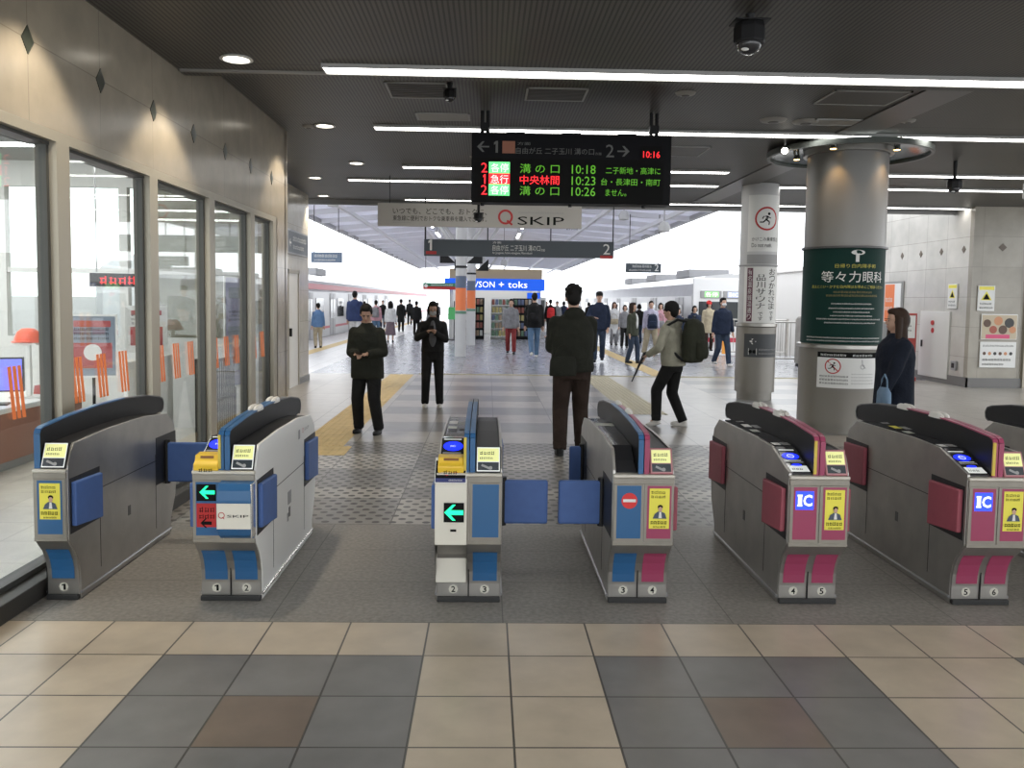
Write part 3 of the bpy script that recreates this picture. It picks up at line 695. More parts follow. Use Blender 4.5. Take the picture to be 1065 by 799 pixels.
SGREY = mat('banner_grey', (.40, .38, .345), .5)
t = empty('banner_sign', (-.145, 14.0, 2.87), R(-.3), 'long pale grey hanging banner reading Q SKIP behind the departure board', 'sign')
MB().box(-1.70, 1.70, 0, .06, 0, .38).build('panel', SGREY, t, .004)
u = lambda px: (px-15)/900*3.4; v = lambda py: .38-(py-40)/100*.38
decal('print', t, pmap((-1.70, 0, 0)), [(BLK, T('いつでも、どこでも、おトクに、', u(82), v(86), u(495), v(60))), (BLK, T('東急線に便利でおトクな乗車券を購入できます。', u(82), v(116), u(495), v(93))), (GRYP, scrib(u(82), v(126), u(160), v(120), .03, 3)), (REDP, ring(u(578), v(93), .125, .035)), (REDP, seg(u(585), v(108), u(608), v(127), .035)), (BLK, T('SKIP', u(632), v(126), u(838), v(90))), (GRYP, scrib(u(635), v(77), u(835), v(68), .04, 6)), (BLK, scrib(u(848), v(146), u(898), v(138), .04, 7))], .002)
hang(t, (-1.5, 1.5), .38, .83, .006)
t = empty('platform_sign', (.62, 16.75, 2.53), R(-.2), 'long dark slate hanging sign with numbers 1 and 2 at its ends', 'sign')
MB().box(-1.9, 1.9, 0, .08, 0, .33).build('panel', NAVYP, t, .004)
u = lambda px: (px-222)/822*3.8; v = lambda py: .33-(py-200)/72*.33
decal('print', t, pmap((-1.9, 0, 0)), [(WHT, T('1', u(240), v(248), u(256), v(202))), (REDP, rect(u(230), v(265), u(276), v(252))), (WHT, T('2', u(998), v(255), u(1028), v(210))), (REDP, rect(u(985), v(274), u(1040), v(260))), (WHT, T('方面', u(518), v(215), u(555), v(206))), (WHT, T('自由が丘 二子玉川 溝の口', u(518), v(246), u(725), v(220))), (WHT, T('方面', u(728), v(246), u(745), v(235))), (WHT, T('for Jiyugaoka, Futako-tamagawa, Mizonokuchi', u(518), v(262), u(690), v(250)))], .002)
hang(t, (-1.88, -.63, .63, 1.88), .33, 1.15)
# far signs on the platform
def plats(name, x, y, z, w_, h_, items, label, m=NAVYP, top=4.3):
    t = empty(name, (x, y, z), 0, label, 'sign'); MB().box(-w_/2, w_/2, 0, .1, 0, h_).build('panel', m, t, .004)
    decal('print', t, pmap((-w_/2, 0, 0)), items, .003); hang(t, (-w_/2+.1, w_/2-.1), h_, 4.95-.08*abs(x+.7)-z); return t
plats('platform_sign', 5.05, 27.0, 2.62, 1.15, .30, [(WHT, T('2', .93, .06, 1.06, .27)), (WHT, scrib(.2, .16, .85, .25, .08, 2)), (WHT, scrib(.1, .05, .85, .11, .06, 3))], 'small slate sign with number 2 hanging far along platform 2')
plats('platform_sign', -5.0, 26.0, 2.75, .95, .32, [(WHT, scrib(.1, .16, .85, .26, .08, 12)), (WHT, scrib(.1, .05, .75, .11, .06, 13))], 'small blue grey sign hanging over the left platform', mat('sign_bluegrey', (.12, .17, .25), .4))
plats('shop_sign', -1.85, 33.0, 2.05, 1.4, .26, [(mat('sign_green', (.04, .22, .12), .5), rect(0, .13, 1.4, .26)), (REDP, rect(0, 0, 1.4, .12)), (WHT, disc(.12, .14, .07)), (WHT, scrib(.3, .15, 1.2, .22, .08, 4))], 'narrow green and red shop sign left of the blue kiosk sign')

# ================================================================== COLUMNS
CBX, CBY, CBR = 4.69, 10.93, .50
t = empty('column', (CBX, CBY, 0), 0, 'big round grey column wrapped with a dark green eye clinic poster', 'column')
MB().lathe([(0, 0), (CBR-.03, 0), (CBR-.03, .12), (CBR+.015, .12), (CBR+.015, 1.10), (CBR+.02, 1.11)], n=56).build('lower_cladding', COLM, t, smooth=True)
MB().lathe([(CBR, 1.10), (CBR, 3.70), (0, 3.70)], n=56).build('upper_cladding', mat('column_sheet', (.20, .195, .185), .4, .5, noise=.04, nscale=2), t, smooth=True)
MB().lathe([(CBR, 2.38), (CBR+.03, 2.385), (CBR+.03, 2.41), (CBR, 2.415)], n=56).build('upper_band', mat('band_dark', (.08, .08, .08), .4, .4), t, smooth=True)
MB().lathe([(CBR, 1.10), (CBR+.05, 1.105), (CBR+.05, 1.15), (CBR, 1.16)], n=56).build('lower_band', STEEL, t, smooth=True)
def nsub(it):  # placement helper in local poster space
    return it
m0 = cmap(0, 0, CBR, -.40)
it = [(GREENP, rect(-.80, 1.16, .80, 2.38, 40))]
u = lambda px: (px-330)/CBR*CBR*(1/505.)*1. ; # rough crop scale
ux = lambda px: CBR*math.asin(max(-.985, min(.985, (px-343)/270)))-.02
vz = lambda py: 1.15+(742-py)/(742-62)*1.23
it += [(WHT, poly((ux(428), vz(158)), (ux(450), vz(158)), (ux(450), vz(105)), (ux(428), vz(105)))), (WHT, disc((ux(396)+ux(486))/2, vz(92), .085, 20, .032)), (GREENP, disc((ux(396)+ux(486))/2, vz(88), .022))]
it += [(GOLDP, T('日帰り白内障手術', ux(300), vz(200), ux(550), vz(172))), (WHT, T('等々力眼科', ux(215), vz(300), ux(588), vz(222))), (GOLDP, T('見えにくい・かすむ白内障はお早めにご相談ください', ux(155), vz(342), ux(595), vz(320)))]
for k, (a, b, y) in enumerate(((295, 540, 368), (250, 570, 392))): it.append((mat('dim_gold', (.2, .16, .04), .5), scrib(ux(a), vz(y+8), ux(b), vz(y-8), .03, k)))
for k, (a, b, y) in enumerate(((285, 540, 450), (270, 550, 482), (300, 530, 508), (280, 540, 534), (195, 585, 558), (245, 560, 584), (135, 590, 690), (135, 590, 712))): it.append((WHT, scrib(ux(a), vz(y+5), ux(b), vz(y-5), .025, k+20)))
decal('poster', t, m0, it, .004, .001)
it = [(WHT, rect(-.28, .60, .50, 1.06, 16)), (BLK, rect(-.28, .99, .50, 1.06, 16)), (WHT, scrib(-.24, 1.01, .1, 1.04, .04, 2)), (WHT, scrib(.15, 1.01, .42, 1.04, .04, 3)), (WHT, disc(-.08, .88, .09)), (BLK, runner(-.08, .88, .085)), (REDP, ring(-.08, .88, .098, .014)), (REDP, seg(-.15, .95, -.01, .81, .013))]
for k in range(3): it.append((BLK, scrib(-.24, .74-.045*k, .1, .765-.045*k, .035, 30+k)))
it += [(GRYP, ring(.28, .88, .03, .007)), (GRYP, seg(.27, .97, .28, .89, .01)), (GRYP, seg(.28, .90, .32, .86, .01))]
for k in range(4): it.append((GRYP, scrib(.14, .78-.04*k, .45, .795-.04*k, .03, 40+k)))
decal('notice', t, cmap(0, 0, CBR+.015, -.40), it, .003)
# ring canopy
t = empty('ring_canopy', (CBX-.02, CBY-.05, 3.595), 0, 'green glass ring canopy with small warm spotlights around the top of the big column', 'canopy')
MB().lathe([(.53, .07), (.98, .02), (.98, .032), (.53, .085)], n=48).build('glass_disc', RGLASS, t, smooth=True)
MB().lathe([(.97, -.01), (1.01, -.01), (1.01, .06), (.97, .06)] + [(.97, -.01)], n=48).build('outer_rim', mat('rim_metal', (.10, .11, .10), .35, .6), t, smooth=True)
MB().lathe([(.505, .0), (.55, .0), (.55, .10), (.505, .10), (.505, .0)], n=48).build('inner_rim', STEEL, t, smooth=True)
for k in range(8):
    a = 2*pi*k/8+.25
    MB().cone((.54*sin(a), -.54*cos(a), .10), (1.0*sin(a), -1.0*cos(a), .03), .014, .014, 8).cone((.95*sin(a), -.95*cos(a), .03), (.95*sin(a), -.95*cos(a), .11), .012, .012, 8).build('rib', STEEL, t)
for k, a in enumerate((R(-39), R(38), R(150), R(-120))):
    x, y = .64*sin(a), -.64*cos(a)
    hd = MB().cone((x, y, .06), (x, y, .0), .035, .045, 14).build('spotlight', CHROME, t, smooth=True)
    MB().cone((x, y, -.001), (x, y, -.004), .038, .038, 14).build('spot_lens', WARMS, hd)
    li = bpy.data.lights.new('lamp', 'SPOT'); li.energy = 22; li.color = (1, .58, .20); li.spot_size = R(75); li.spot_blend = .9; li.shadow_soft_size = .02
    lo = bpy.data.objects.new('lamp', li); col.objects.link(lo); lo.parent = hd; lo.location = (x, y, -.02); lo.rotation_euler = Matrix.Rotation(0, 3, 'Z').to_euler()
    dirv = V((-sin(a)*.28, cos(a)*.28, -1)); lo.rotation_euler = dirv.to_track_quat('-Z', 'Y').to_euler()
t = empty('spotlight', (3.72, 10.55, 3.62), 0, 'small bright spotlight just left of the ring canopy', 'spotlight')
MB().cone((0, 0, .08), (0, 0, 0), .02, .02).cone((0, 0, 0), (-.02, -.06, -.04), .04, .05, 12).build('lamp_head', CHROME, t)
MB().cone((-.02, -.061, -.041), (-.021, -.065, -.044), .042, .042, 12).build('lens', WARML, t)
# thin column
CSX, CSY, CSR = 4.68, 14.38, .315
t = empty('column', (CSX, CSY, 0), 0, 'thinner white round column with sauna advertisement and no rushing sign', 'column')
MB().lathe([(0, 0), (CSR-.02, 0), (CSR-.02, .14), (CSR+.02, .14), (CSR+.02, 1.26), (CSR, 1.27)], n=40).build('lower_cladding', COLM, t, smooth=True)
MB().lathe([(CSR, 1.26), (CSR, 3.60), (CSR-.01, 3.7), (0, 3.7)], n=40).build('upper_cladding', COLW, t, smooth=True)
MB().lathe([(CSR, 2.30), (CSR+.025, 2.305), (CSR+.025, 2.325), (CSR, 2.33)], n=40).build('upper_band', GRYP, t, smooth=True)
MB().lathe([(CSR, 1.27), (CSR+.035, 1.275), (CSR+.035, 1.33), (CSR, 1.335)], n=40).build('lower_band', STEEL, t, smooth=True)
ms = cmap(0, 0, CSR, -.31)
decal('poster', t, ms, [(WHT, rect(-.24, 1.34, .44, 2.29, 16)), (mat('plum_print', (.12, .03, .06), .5), rect(-.18, 1.36, -.08, 2.27, 4)), (WHT, TV('有名温泉銭湯通り', -.165, 1.38, -.095, 2.25)), (BLK, TV('品川サウナ', -.02, 1.56, .13, 2.16)), (BLK, TV('です', .02, 1.37, .10, 1.52)), (BLK, TV('おつかれさま', .19, 1.56, .33, 2.26)), (BLK, TV('です', .22, 1.37, .30, 1.53))], .003)
decal('notice', t, ms, [(WHT, rect(-.20, 2.55, .44, 3.5, 16)), (GRYP, rect(-.20, 2.34, .44, 2.50, 16)), (BLK, runner(.12, 3.10, .17)), (REDP, ring(.12, 3.10, .2, .03)), (REDP, seg(-.02, 3.24, .26, 2.96, .028)), (BLK, T('かけこみ乗車禁止', -.12, 2.72, .36, 2.79)), (BLK, T('Do not rush.', -.12, 2.62, .22, 2.69))], .003)
decal('direction_plate', t, cmap(0, 0, CSR+.02, -.31), [(mat('plate_charcoal', (.05, .055, .06), .5), rect(-.2, .75, .45, 1.15, 16)), (WHT, arrow(-.05, 1.02, .055, -1, .15)), (WHT, rect(-.12, .79, .02, .90)), (BLK, disc(-.085, .845, .03)), (BLK, disc(-.02, .845, .03)), (GRYP, scrib(.05, .87, .4, .90, .04, 1)), (GRYP, scrib(.05, .80, .4, .83, .04, 2))], .003)
# platform columns
def pcolumn(x, y, label, ad=True):
    t = empty('platform_column', (x, y, 0), 0, label, 'column')
    MB().cone((0, 0, 0), (0, 0, 4.5), .165, .16, 24).build('shaft', COLW, t, smooth=True)
    MB().lathe([(.165, 2.58), (.18, 2.59), (.18, 2.64), (.165, 2.65)], n=24).build('collar', BLACK, t)
    for s_ in (-1, 1):
        MB().cone((s_*.1, 0, 3.0), (s_*1.1, 0, 4.5), .06, .06, 8).build('brace', COLW, t)
        MB().prism([(s_*.16, 2.72), (s_*.62, 3.15), (s_*.62, 2.72)], -.05, .05, 1).build('bracket', BLACK, t)
    if ad: decal('poster', t, cmap(0, 0, .165), [(mat('ad_slate', (.10, .13, .2), .5), rect(-.2, 2.0, .2, 2.35, 8)), (ORG, rect(-.2, 1.35, .2, 2.0, 8)), (mat('ad_green', (.10, .22, .14), .5), rect(-.2, 1.25, .2, 1.33, 8))], .003)
    return t
pcolumn(-.78, 24.4, 'white platform column with an orange advertisement, nearest on the platform')
pcolumn(-.60, 30.5, 'second white platform column just behind the nearest one')
pcolumn(-.3, 46, 'distant platform column beyond the kiosk', False)
# ================================================================== PLATFORM CANOPY
RW = mat('canopy_white', (.85, .85, .88), .5)
_nt = RW.node_tree; _tr = _nt.nodes.new('ShaderNodeBsdfTranslucent'); _tr.inputs[0].default_value = (.80, .80, .88, 1)
_mx = _nt.nodes.new('ShaderNodeMixShader'); _mx.inputs[0].default_value = .33
_nt.links.new(_nt.nodes['Principled BSDF'].outputs[0], _mx.inputs[1]); _nt.links.new(_tr.outputs[0], _mx.inputs[2])
_nt.links.new(_mx.outputs[0], _nt.nodes['Material Output'].inputs[0])
RB2 = mat('canopy_rafter_white', (.75, .75, .78), .5)
RG_ = mat('canopy_beam_grey', (.45, .45, .46), .5)
canz = lambda x: 4.95-.094*abs(x+.7) if x < -.7 else 4.95-.0685*(x+.7)
cb = MB()
cb.prism([(-6.0, 4.45), (-.7, 4.95), (6.6, 4.45), (6.6, 4.47), (-.7, 4.97), (-6.0, 4.47)], 17.7, 75, 1, RW)
cb.box(-6.12, -5.95, 17.7, 75, 4.33, 4.62, RG_).box(6.5, 6.67, 17.7, 75, 4.33, 4.62, RG_)
for k in range(20):
    y = 18.6+2.8*k
    cb.prism([(-5.9, 4.30), (-.7, 4.72), (6.5, 4.30), (6.5, 4.45), (-.7, 4.95), (-5.9, 4.45)], y, y+.16, 1, RB2)
for x in (-4.4, -2.6, -.7, 1.4, 3.4, 5.2): cb.box(x, x+.1, 17.7, 75, 4.62-.09*abs(x+.7), 4.74-.09*abs(x+.7), RB2)
struct('ceiling_platform', cb)
def cantube(x, y, label):
    t = empty('platform_light', (x, y, 4.22), 0, label, 'platform light', 'platform canopy lights'); MB().box(-.06, .06, -1.1, 1.1, .03, .1).cone((0, -.8, .1), (0, -.8, .35), .012, .012).cone((0, .8, .1), (0, .8, .35), .012, .012).build('housing', STRIPH, t)
    MB().box(-.045, .045, -1.05, 1.05, 0, .03).build('tube', mat('platform_tube', (.9, .9, .9), .5, emit=(1, 1, 1), es=14), t)
for k in range(6):
    for x, sd in ((-2.0, 'left'), (1.2, 'right')): cantube(x, 20+4.5*k, 'white tube light under the platform canopy, %s row' % sd)
for k, (x, y, z, l) in enumerate(((-3.6, 19.5, 3.75, 'pair of dark clamps hanging from the left canopy edge'), (3.4, 21, 3.7, 'small speaker hanging under the canopy right of the platform sign'), (4.0, 19, 3.25, 'drooping lamp hanging on a thin rod at the right canopy edge'), (-1.9, 21.5, 3.55, 'pale rectangular box hanging under the canopy left of centre'), (.6, 31.5, 2.95, 'grey box fitting hanging before the kiosk sign'))):
    t = empty('canopy_fitting', (x, y, z), 0, l, 'fitting')
    if k == 3: MB().box(-.4, .4, -.05, .05, 0, .35).build('case', mat('pale_case', (.55, .57, .5), .5), t, .01)
    else: MB().lathe([(0, 0), (.12, .02), (.14, .12), (.08, .24), (0, .26)], n=14).build('case', RG_, t, smooth=True)
    MB().cone((0, 0, .2), (0, 0, canz(x)+.02-z), .015, .015, 6).build('rod', GRYP, t)

# ================================================================== TICKET GATES
FC = [(.12, 0), (.12, .10), (.115, .17), (.10, .225), (.07, .28), (.03, .325), (0, .36)]      # lower front curve (y,z)
def fcurve(z):
    for (a, za), (b, zb) in zip(FC[:-1], FC[1:]):
        if za <= z <= zb: return a+(b-a)*(z-za)/(zb-za)
    return 0
TOPE = [(0, .735), (.015, .755), (.31, .852), (.60, .862), (1.38, .85), (1.50, .77), (1.54, .66)]
TOPX = [(0, .72), (.02, .76), (.055, .835), (.09, .868), (.5, .885), (1.0, .882), (1.38, .85), (1.50, .77), (1.54, .66)]
BACK = [(1.55, .60), (1.55, .40), (1.52, .25), (1.43, .10), (1.42, 0)]
def gate(cx, w_, halves, label, white=False):
    """halves: list of dicts (left first).  origin at the front box face centre"""
    g = empty('ticket_gate', (cx, 4.38, 0), 0, label, 'ticket gate')
    n = len(halves); hw = w_/n
    b = MB(); side = WHITEP if white else STEEL
    for i, h in enumerate(halves):
        x0 = -w_/2+i*hw; x1 = x0+hw
        top = TOPE if h['t'] == 'E' else TOPX
        low = [(0, .72), (.03, .735), (1.40, .745), (1.50, .735), (1.54, .66)]
        b.prism(FC+low+BACK, x0, x1, 0, STEEL)
        outer = (x0-.004, x0+.012) if i == 0 else (x1-.012, x1+.004)
        both = [outer] if n == 2 else [(x0-.004, x0+.012), (x1-.012, x1+.004)]
        for o in both:
            m = side if (not white or i == n-1) else STEEL
            b.prism([(y+.012 if k < 7 else y, z) for k, (y, z) in enumerate(FC)]+[(max(y, .012), z) for y, z in top]+BACK, o[0], o[1], 0, m)
    b.build('body', None, g, .003)
    MB().box(-w_/2+.0, w_/2-.0, .10, 1.44, 0, .028).build('plinth', PLINTH, g, .004)
    rl = MB()
    for s_ in (-1, 1): rl.cone((s_*(w_/2+.006), .13, .035), (s_*(w_/2+.006), 1.42, .035), .008, .008, 8)
    rl.build('kick_rail', CHROME if white else RAIL, g)
    # front lip and frame
    MB().box(-w_/2-.003, w_/2+.003, -.010, .05, .722, .742).build('front_lip', LIP, g, .006)
    MB().box(-w_/2-.001, w_/2+.001, -.004, .02, .690, .722).box(-w_/2-.001, w_/2+.001, -.004, .02, .355, .375).build('front_frame', STEELD, g, .002)
    for i, h in enumerate(halves):
        x0 = -w_/2+i*hw; x1 = x0+hw; xc = (x0+x1)/2; C_ = h['c']; s_ = -1 if i == 0 and n == 2 else 1
        cm_ = BLUEP if C_ == 'b' else PINKP; fm = BLUEF if C_ == 'b' else PINKF
        # upper front panel (recessed colour sheet inside a steel surround)
        fp = MB().box(x0+.002, x1-.002, -.006, .004, .375, .690, STEELD); f = fp.build('front_panel', None, g, .002)
        e = .018 if n == 2 else .022
        mp = pmap((x0, -.006, 0))
        it = [(cm_, rect(e, .395, hw-e+.004, .682))]
        W_ = hw
        if h.get('poster'):
            p0, p1, q0, q1 = e+.012, W_-e-.006, .45 if C_ == 'p' else .475, .668
            if n == 1: q0 = .475
            cxp = (p0+p1)/2
            it += [(YELP, rect(p0, q0, p1, q1)), (BLK, scrib(p0+.008, q1-.03, p1-.008, q1-.012, .02, 2)), (BLK, scrib(p0+.008, q1-.052, p1-.02, q1-.036, .02, 5))]
            it += [(BLK, disc(cxp+.005, q0+.118, .014, 12, .012)), (SKIN, disc(cxp+.005, q0+.106, .011, 12, .014)), (mat('print_suit', (.06, .08, .12), .5), poly((cxp-.035, q0+.055), (cxp+.04, q0+.055), (cxp+.03, q0+.085), (cxp+.01, q0+.094), (cxp-.008, q0+.094), (cxp-.025, q0+.08))), (WHT, poly((cxp-.004, q0+.058), (cxp+.014, q0+.058), (cxp+.010, q0+.092), (cxp, q0+.092)))]
            it += [(BLK, scrib(p0+.008, q0+.024, p1-.008, q0+.046, .018, 9)), (BLK, scrib(p0+.02, q0+.006, p1-.02, q0+.016, .014, 11))]
        if h.get('ic'):
            it += [(mat('lit_ic_sign', (0, 0, .3), .3, emit=(.02, .06, 1), es=2.0), rect(.030, .56, .030+.098, .66)), (ICWHITE, T('I', .042, .578, .064, .642)), (ICWHITE, T('C', .070, .578, .120, .642, .03))]
            # serifs of the I
            it += [(ICWHITE, rect(.038, .632, .066, .642)), (ICWHITE, rect(.038, .578, .066, .588))]
        if h.get('noentry'):
            it += [(mat('no_entry_red', (.62, .03, .03), .4), disc(hw/2+.004, .60, .043, 28)), (WHT, rect(hw/2-.030, .593, hw/2+.038, .609))]
        if h.get('led'):
            it += [(BLK, rect(.022, .58, .125, .67)), (LEDG, arrow(.078, .627, .040, -1, .25)), (LEDRD, rect(.022, .44, .125, .568)), (BLK, scrib(.035, .52, .115, .55, .028, 3)), (BLK, scrib(.035, .485, .115, .51, .028, 4)), (BLK, arrow(.072, .462, .03, -1, .3))]
        decal('front_print', f, mp, it, .001, .0005)
        # lower curved panel and number plate
        it = []
        zs = [.115+k*.0225 for k in range(9)]
        def lowmap(a, z, k, x0=x0): return V((x0+a, fcurve(z)-k-.001, z))
        for za, zb in zip(zs[:-1], zs[1:]): it.append((cm_, rect(e+.004, za, hw-e, zb)))
        if h.get('cream'): it = []
        o8 = (hw/2+.002, .068)
        it2 = [(mat('number_plate', (.62, .60, .52), .4), disc(o8[0], o8[1], .026, 8)), (BLK, T(h['n'], o8[0]-.011, o8[1]-.017, o8[0]+.011, o8[1]+.017, .02))]
        bb = MB()
        lb = MB()
        for m_, (vs, fs) in it: lb.add([lowmap(x, y, .001) for x, y in vs], fs, m_)
        if it: lb.build('lower_panel', None, g)
        decal('number_plate', g, lambda a, z, k, x0=x0: V((x0+a, .12-k, z)), it2, .002)
        MB().box(x0+hw-.004 if i == 0 and n == 2 else x0-.001, x0+hw+.002 if i == 0 and n == 2 else x0+.001, .112, .13, 0, .2).build('seam', BLACK, g)
        # top cover
        fx0 = x0+.012 if s_ < 0 else (x0+.03 if n == 2 else x0+.012); fx1 = x1-.03 if s_ < 0 else x1-.012
        if n == 1: fx0, fx1 = x0+.03, x1-.012
        if h['t'] == 'E':
            tp = [(.03, .72), (.03, .752), (.30, .848), (.6, .858), (1.38, .846), (1.48, .79), (1.48, .7)]
        else:
            tp = [(.05, .70), (.05, .745), (.10, .865), (.6, .875), (1.0, .874), (1.38, .846), (1.48, .79), (1.48, .7)] if h.get('disp') else [(.03, .70), (.035, .738), (.15, .79), (.23, .860), (.6, .872), (1.0, .874), (1.38, .846), (1.48, .79), (1.48, .7)]
        tc = MB().prism(tp, fx0, fx1, 0); tcv = tc.build('top_cover', DARKGL if h['t'] == 'E' or not h.get('disp') else BLACK, g, .003)
        tw = fx1-fx0
        def slopemap(ya, za, yb, zb, x0=fx0):
            d = V((0, yb-ya, zb-za)).normalized(); nn = V((0, -d.z, d.y))
            return lambda a, t, k: V((x0+a, ya, za))+d*t+nn*k
        if h['t'] == 'E':
            s1 = slopemap(.03, .752, .30, .848)
            it = []
            it += [(SCREENW, rect(.008, .012, tw-.008, .075)), (BLK, scrib(.02, .03, tw-.03, .05, .02, 6)), (ICBLUE, disc(tw*.5, .082, tw*.24, 20, .012)), (GRYP, rect(.008, .105, tw-.012, .118)), (SCREENW, rect(.01, .125, tw-.02, .13)), (ICBLUE, disc(tw*.46, .175, tw*.40, 26, .036)), (ICWHITE, ring(tw*.46, .175, .02, .004)), (ICWHITE, T('IC', tw*.46-.011, .170, tw*.46+.011, .182)), (SCREENW, rect(.008, .235, tw*.8, .245))]
            if h.get('ticket'): it = it[4:]
            decal('card_reader', tcv, s1, it, .001, .0005)
            s2 = slopemap(.30, .850, .6, .860)
            decal('top_print', tcv, s2, [(WHT, rect(.01, .03, tw*.46, .10)), (GRYP, rect(tw*.5, .03, tw-.01, .10)), (mat('print_pale', (.45, .47, .42), .4), rect(.01, .42, tw*.5, .50)), (YELP if cx > 2.4 else WHT, rect(.01, .58, tw*.5, .68)), (GRYP, rect(tw*.55, .55, tw-.01, .65)), (GRYP, rect(.01, .75, tw*.5, .79))], .001)
            if h.get('ticket'):
                tb = MB().prism([(.0, .735), (-.006, .775), (.022, .792), (.03, .818), (.10, .826), (.13, .75)], fx0-.008, fx1+.0, 0)
                q = tb.build('ticket_slot_unit', YEL, g, .006)
                rbk = MB().prism([(.11, .79), (.115, .80), (.27, .885), (.36, .878), (.37, .80)], fx0, fx1, 0).build('reader_block', DARKGL, g, .004)
                decal('reader_face', rbk, slopemap(.115, .80, .27, .885), [(GRYP, rect(.01, .035, tw-.02, .048)), (ICBLUE, disc(tw*.5, .10, tw*.42, 26, .042)), (ICWHITE, T('IC', tw*.5-.014, .093, tw*.5+.014, .107)), (SCREENW, rect(.012, .155, tw-.02, .163))], .001)
                decal('slot_print', q, pmap((fx0-.008, -.006, 0)), [(BLK, scrib(.03, .735, tw-.01, .757, .025, 3))], .004)
                decal('slot', q, slopemap(.022, .792, .03, .818, fx0-.008), [(mat('slot_brown', (.20, .08, .02), .5), rect(.03, .010, tw-.02, .024))], .002)
        else:
            if h.get('disp'):
                # tilted lit notice display
                dp = MB().prism([(.004, .744), (.014, .740), (.072, .868), (.058, .876)], fx0+.004, fx1+.006, 0); q = dp.build('notice_display', BLACK if C_ == 'b' else mat('display_bezel_pink', (.35, .12, .14), .4), g, .003)
                dm_ = slopemap(.004, .744, .058, .876, fx0+.004)
                decal('notice_screen', q, dm_, [(SCREENW if C_ == 'b' else mat('bezel_pale_pink', (.5, .25, .26), .4), rect(.005, .006, tw-.003, .137)), (SCREEN, rect(.010, .060, tw-.008, .131)), (SCREEND, rect(.010, .012, tw-.008, .056)), (BLK, scrib(.02, .095, tw-.02, .115, .02, 3)), (BLK, scrib(.02, .072, tw-.03, .084, .018, 4)), (GRYP, seg(.03, .04, tw*.6, .02, .012)), (GRYP, disc(tw*.6, .024, .010))], .001)
                s2 = slopemap(.16, .855, .6, .872)
                decal('top_print', tcv, s2, [(SCREEN if C_ == 'b' else YELP, rect(.005, .02, tw-.005, .16)), (BLK, scrib(.02, .09, tw-.02, .11, .02, 8)), (mat('print_tanpink', (.55, .40, .30), .5), rect(.005, .02, tw-.005, .06))], .001)
            else:
                s2 = slopemap(.6, .872, 1.0, .874)
                decal('top_print', tcv, s2, [(mat('print_pale', (.45, .47, .42), .4), rect(.0, .25, tw, .37)), (GRYP, rect(tw*.35, -.1, tw*.37, .3))], .001)
        # guard fin
        ox = 0 if n == 2 else -w_/2+.015
        fxa, fxb = (ox-.029, ox-.003) if s_ < 0 else (ox+.003, ox+.029)
        if n == 1: fxa, fxb = x0+.0, x0+.030
        fin = [(.02, .74), (.02, .925), (.03, .945), (.06, .955), (.34, .978), (.70, .992), (1.05, .990), (1.40, .968), (1.62, .935), (1.68, .915), (1.70, .88), (1.69, .84), (1.66, .825), (1.3, .80), (.6, .80), (.1, .74)]
        fn_ = MB().prism(fin, fxa+.003, fxb-.003, 0).build('guard_fin', BLACK, g, .003)
        # coloured edge trim (front and first half), dark rest
        outer = fin[:13]
        def trim(pts, m_, nm, wd0=.0, th=.006):
            q = MB()
            for (a, za), (bq, zb) in zip(pts[:-1], pts[1:]):
                d = V((0, bq-a, zb-za)).normalized(); nn = V((0, -d.z, d.y))*th
                A = V((0, a, za)); B = V((0, bq, zb)); I = V((0, -nn.y, -nn.z))
                vs = []
                for x in (fxa-wd0, fxb+wd0):
                    for p in (A-nn*.3, B-nn*.3, B+nn, A+nn): vs.append((x, p.y, p.z))
                q.add(vs, [(0, 1, 2, 3), (7, 6, 5, 4), (0, 4, 5, 1), (1, 5, 6, 2), (2, 6, 7, 3), (3, 7, 4, 0)], m_)
            return q.build(nm, None, g)
        trim(outer[:7], cm_ if C_ == 'b' else PINKP, 'edge_trim', .0005)
        trim(outer[6:], mat('trim_grey', (.10, .10, .105), .35), 'rear_edge_trim', .0005)
        if h.get('strip'):
            MB().box(fxa-.002, fxa+.012, .008, .018, .75, .93).build('edge_strip', mat('strip_gold', (.62, .47, .06), .4), g)
        # sensor caps on the guard
        for yy in ((.62, 1.02) if not h.get('nocap') else ()):
            z = .992
            MB().loft([((fxa+fxb)/2, yy, z-.01, .020, .085), ((fxa+fxb)/2, yy, z+.012, .018, .075), ((fxa+fxb)/2, yy, z+.022, .010, .05)], 16).build('sensor_cap', mat('cap_white', (.60, .58, .54), .4), g, smooth=True)
        # flaps and recesses on the outside faces
        for sd in ([s_] if n == 2 else [1]):
            xo = sd*(w_/2+.004)
            for nm, ya, yb, za, zb in (('front', .03, .37, .395, .665), ('rear', 1.18, 1.53, .40, .69)):
                opened = h.get(nm)
                rc = MB().box(min(xo, xo+sd*.002), max(xo, xo+sd*.002), ya, yb, za-.01, zb+.02)
                rc.build('flap_recess', mat('recess_dark', (.015, .015, .017), .5), g)
                if opened:
                    yh = yb+.0 if nm == 'front' else 1.36
                    L = opened
                    MB().box(min(xo, xo+sd*L), max(xo, xo+sd*L), yh-.03, yh+.005, za-.02, zb-.035).build('flap', fm, g, .012)
                    MB().cone((xo+sd*.01, yh-.012, za-.03), (xo+sd*.01, yh-.012, zb-.02), .022, .022, 12).build('flap_hinge', BLACK, g)
                else:
                    sl = .02
                    MB().prism([(ya+.012, za+.03), (yb-.015, za), (yb-.015, zb-.012), (ya+.012, zb)] , min(xo, xo+sd*.028), max(xo, xo+sd*.028), 0).build('flap', fm, g, .008)
            sm = MB()
            sm.box(min(xo, xo+sd*.0012), max(xo, xo+sd*.0012), .37, 1.18, .555, .559).box(min(xo, xo+sd*.0012), max(xo, xo+sd*.0012), .368, .372, .10, .60).box(min(xo, xo+sd*.0012), max(xo, xo+sd*.0012), 1.17, 1.174, .1, .60)
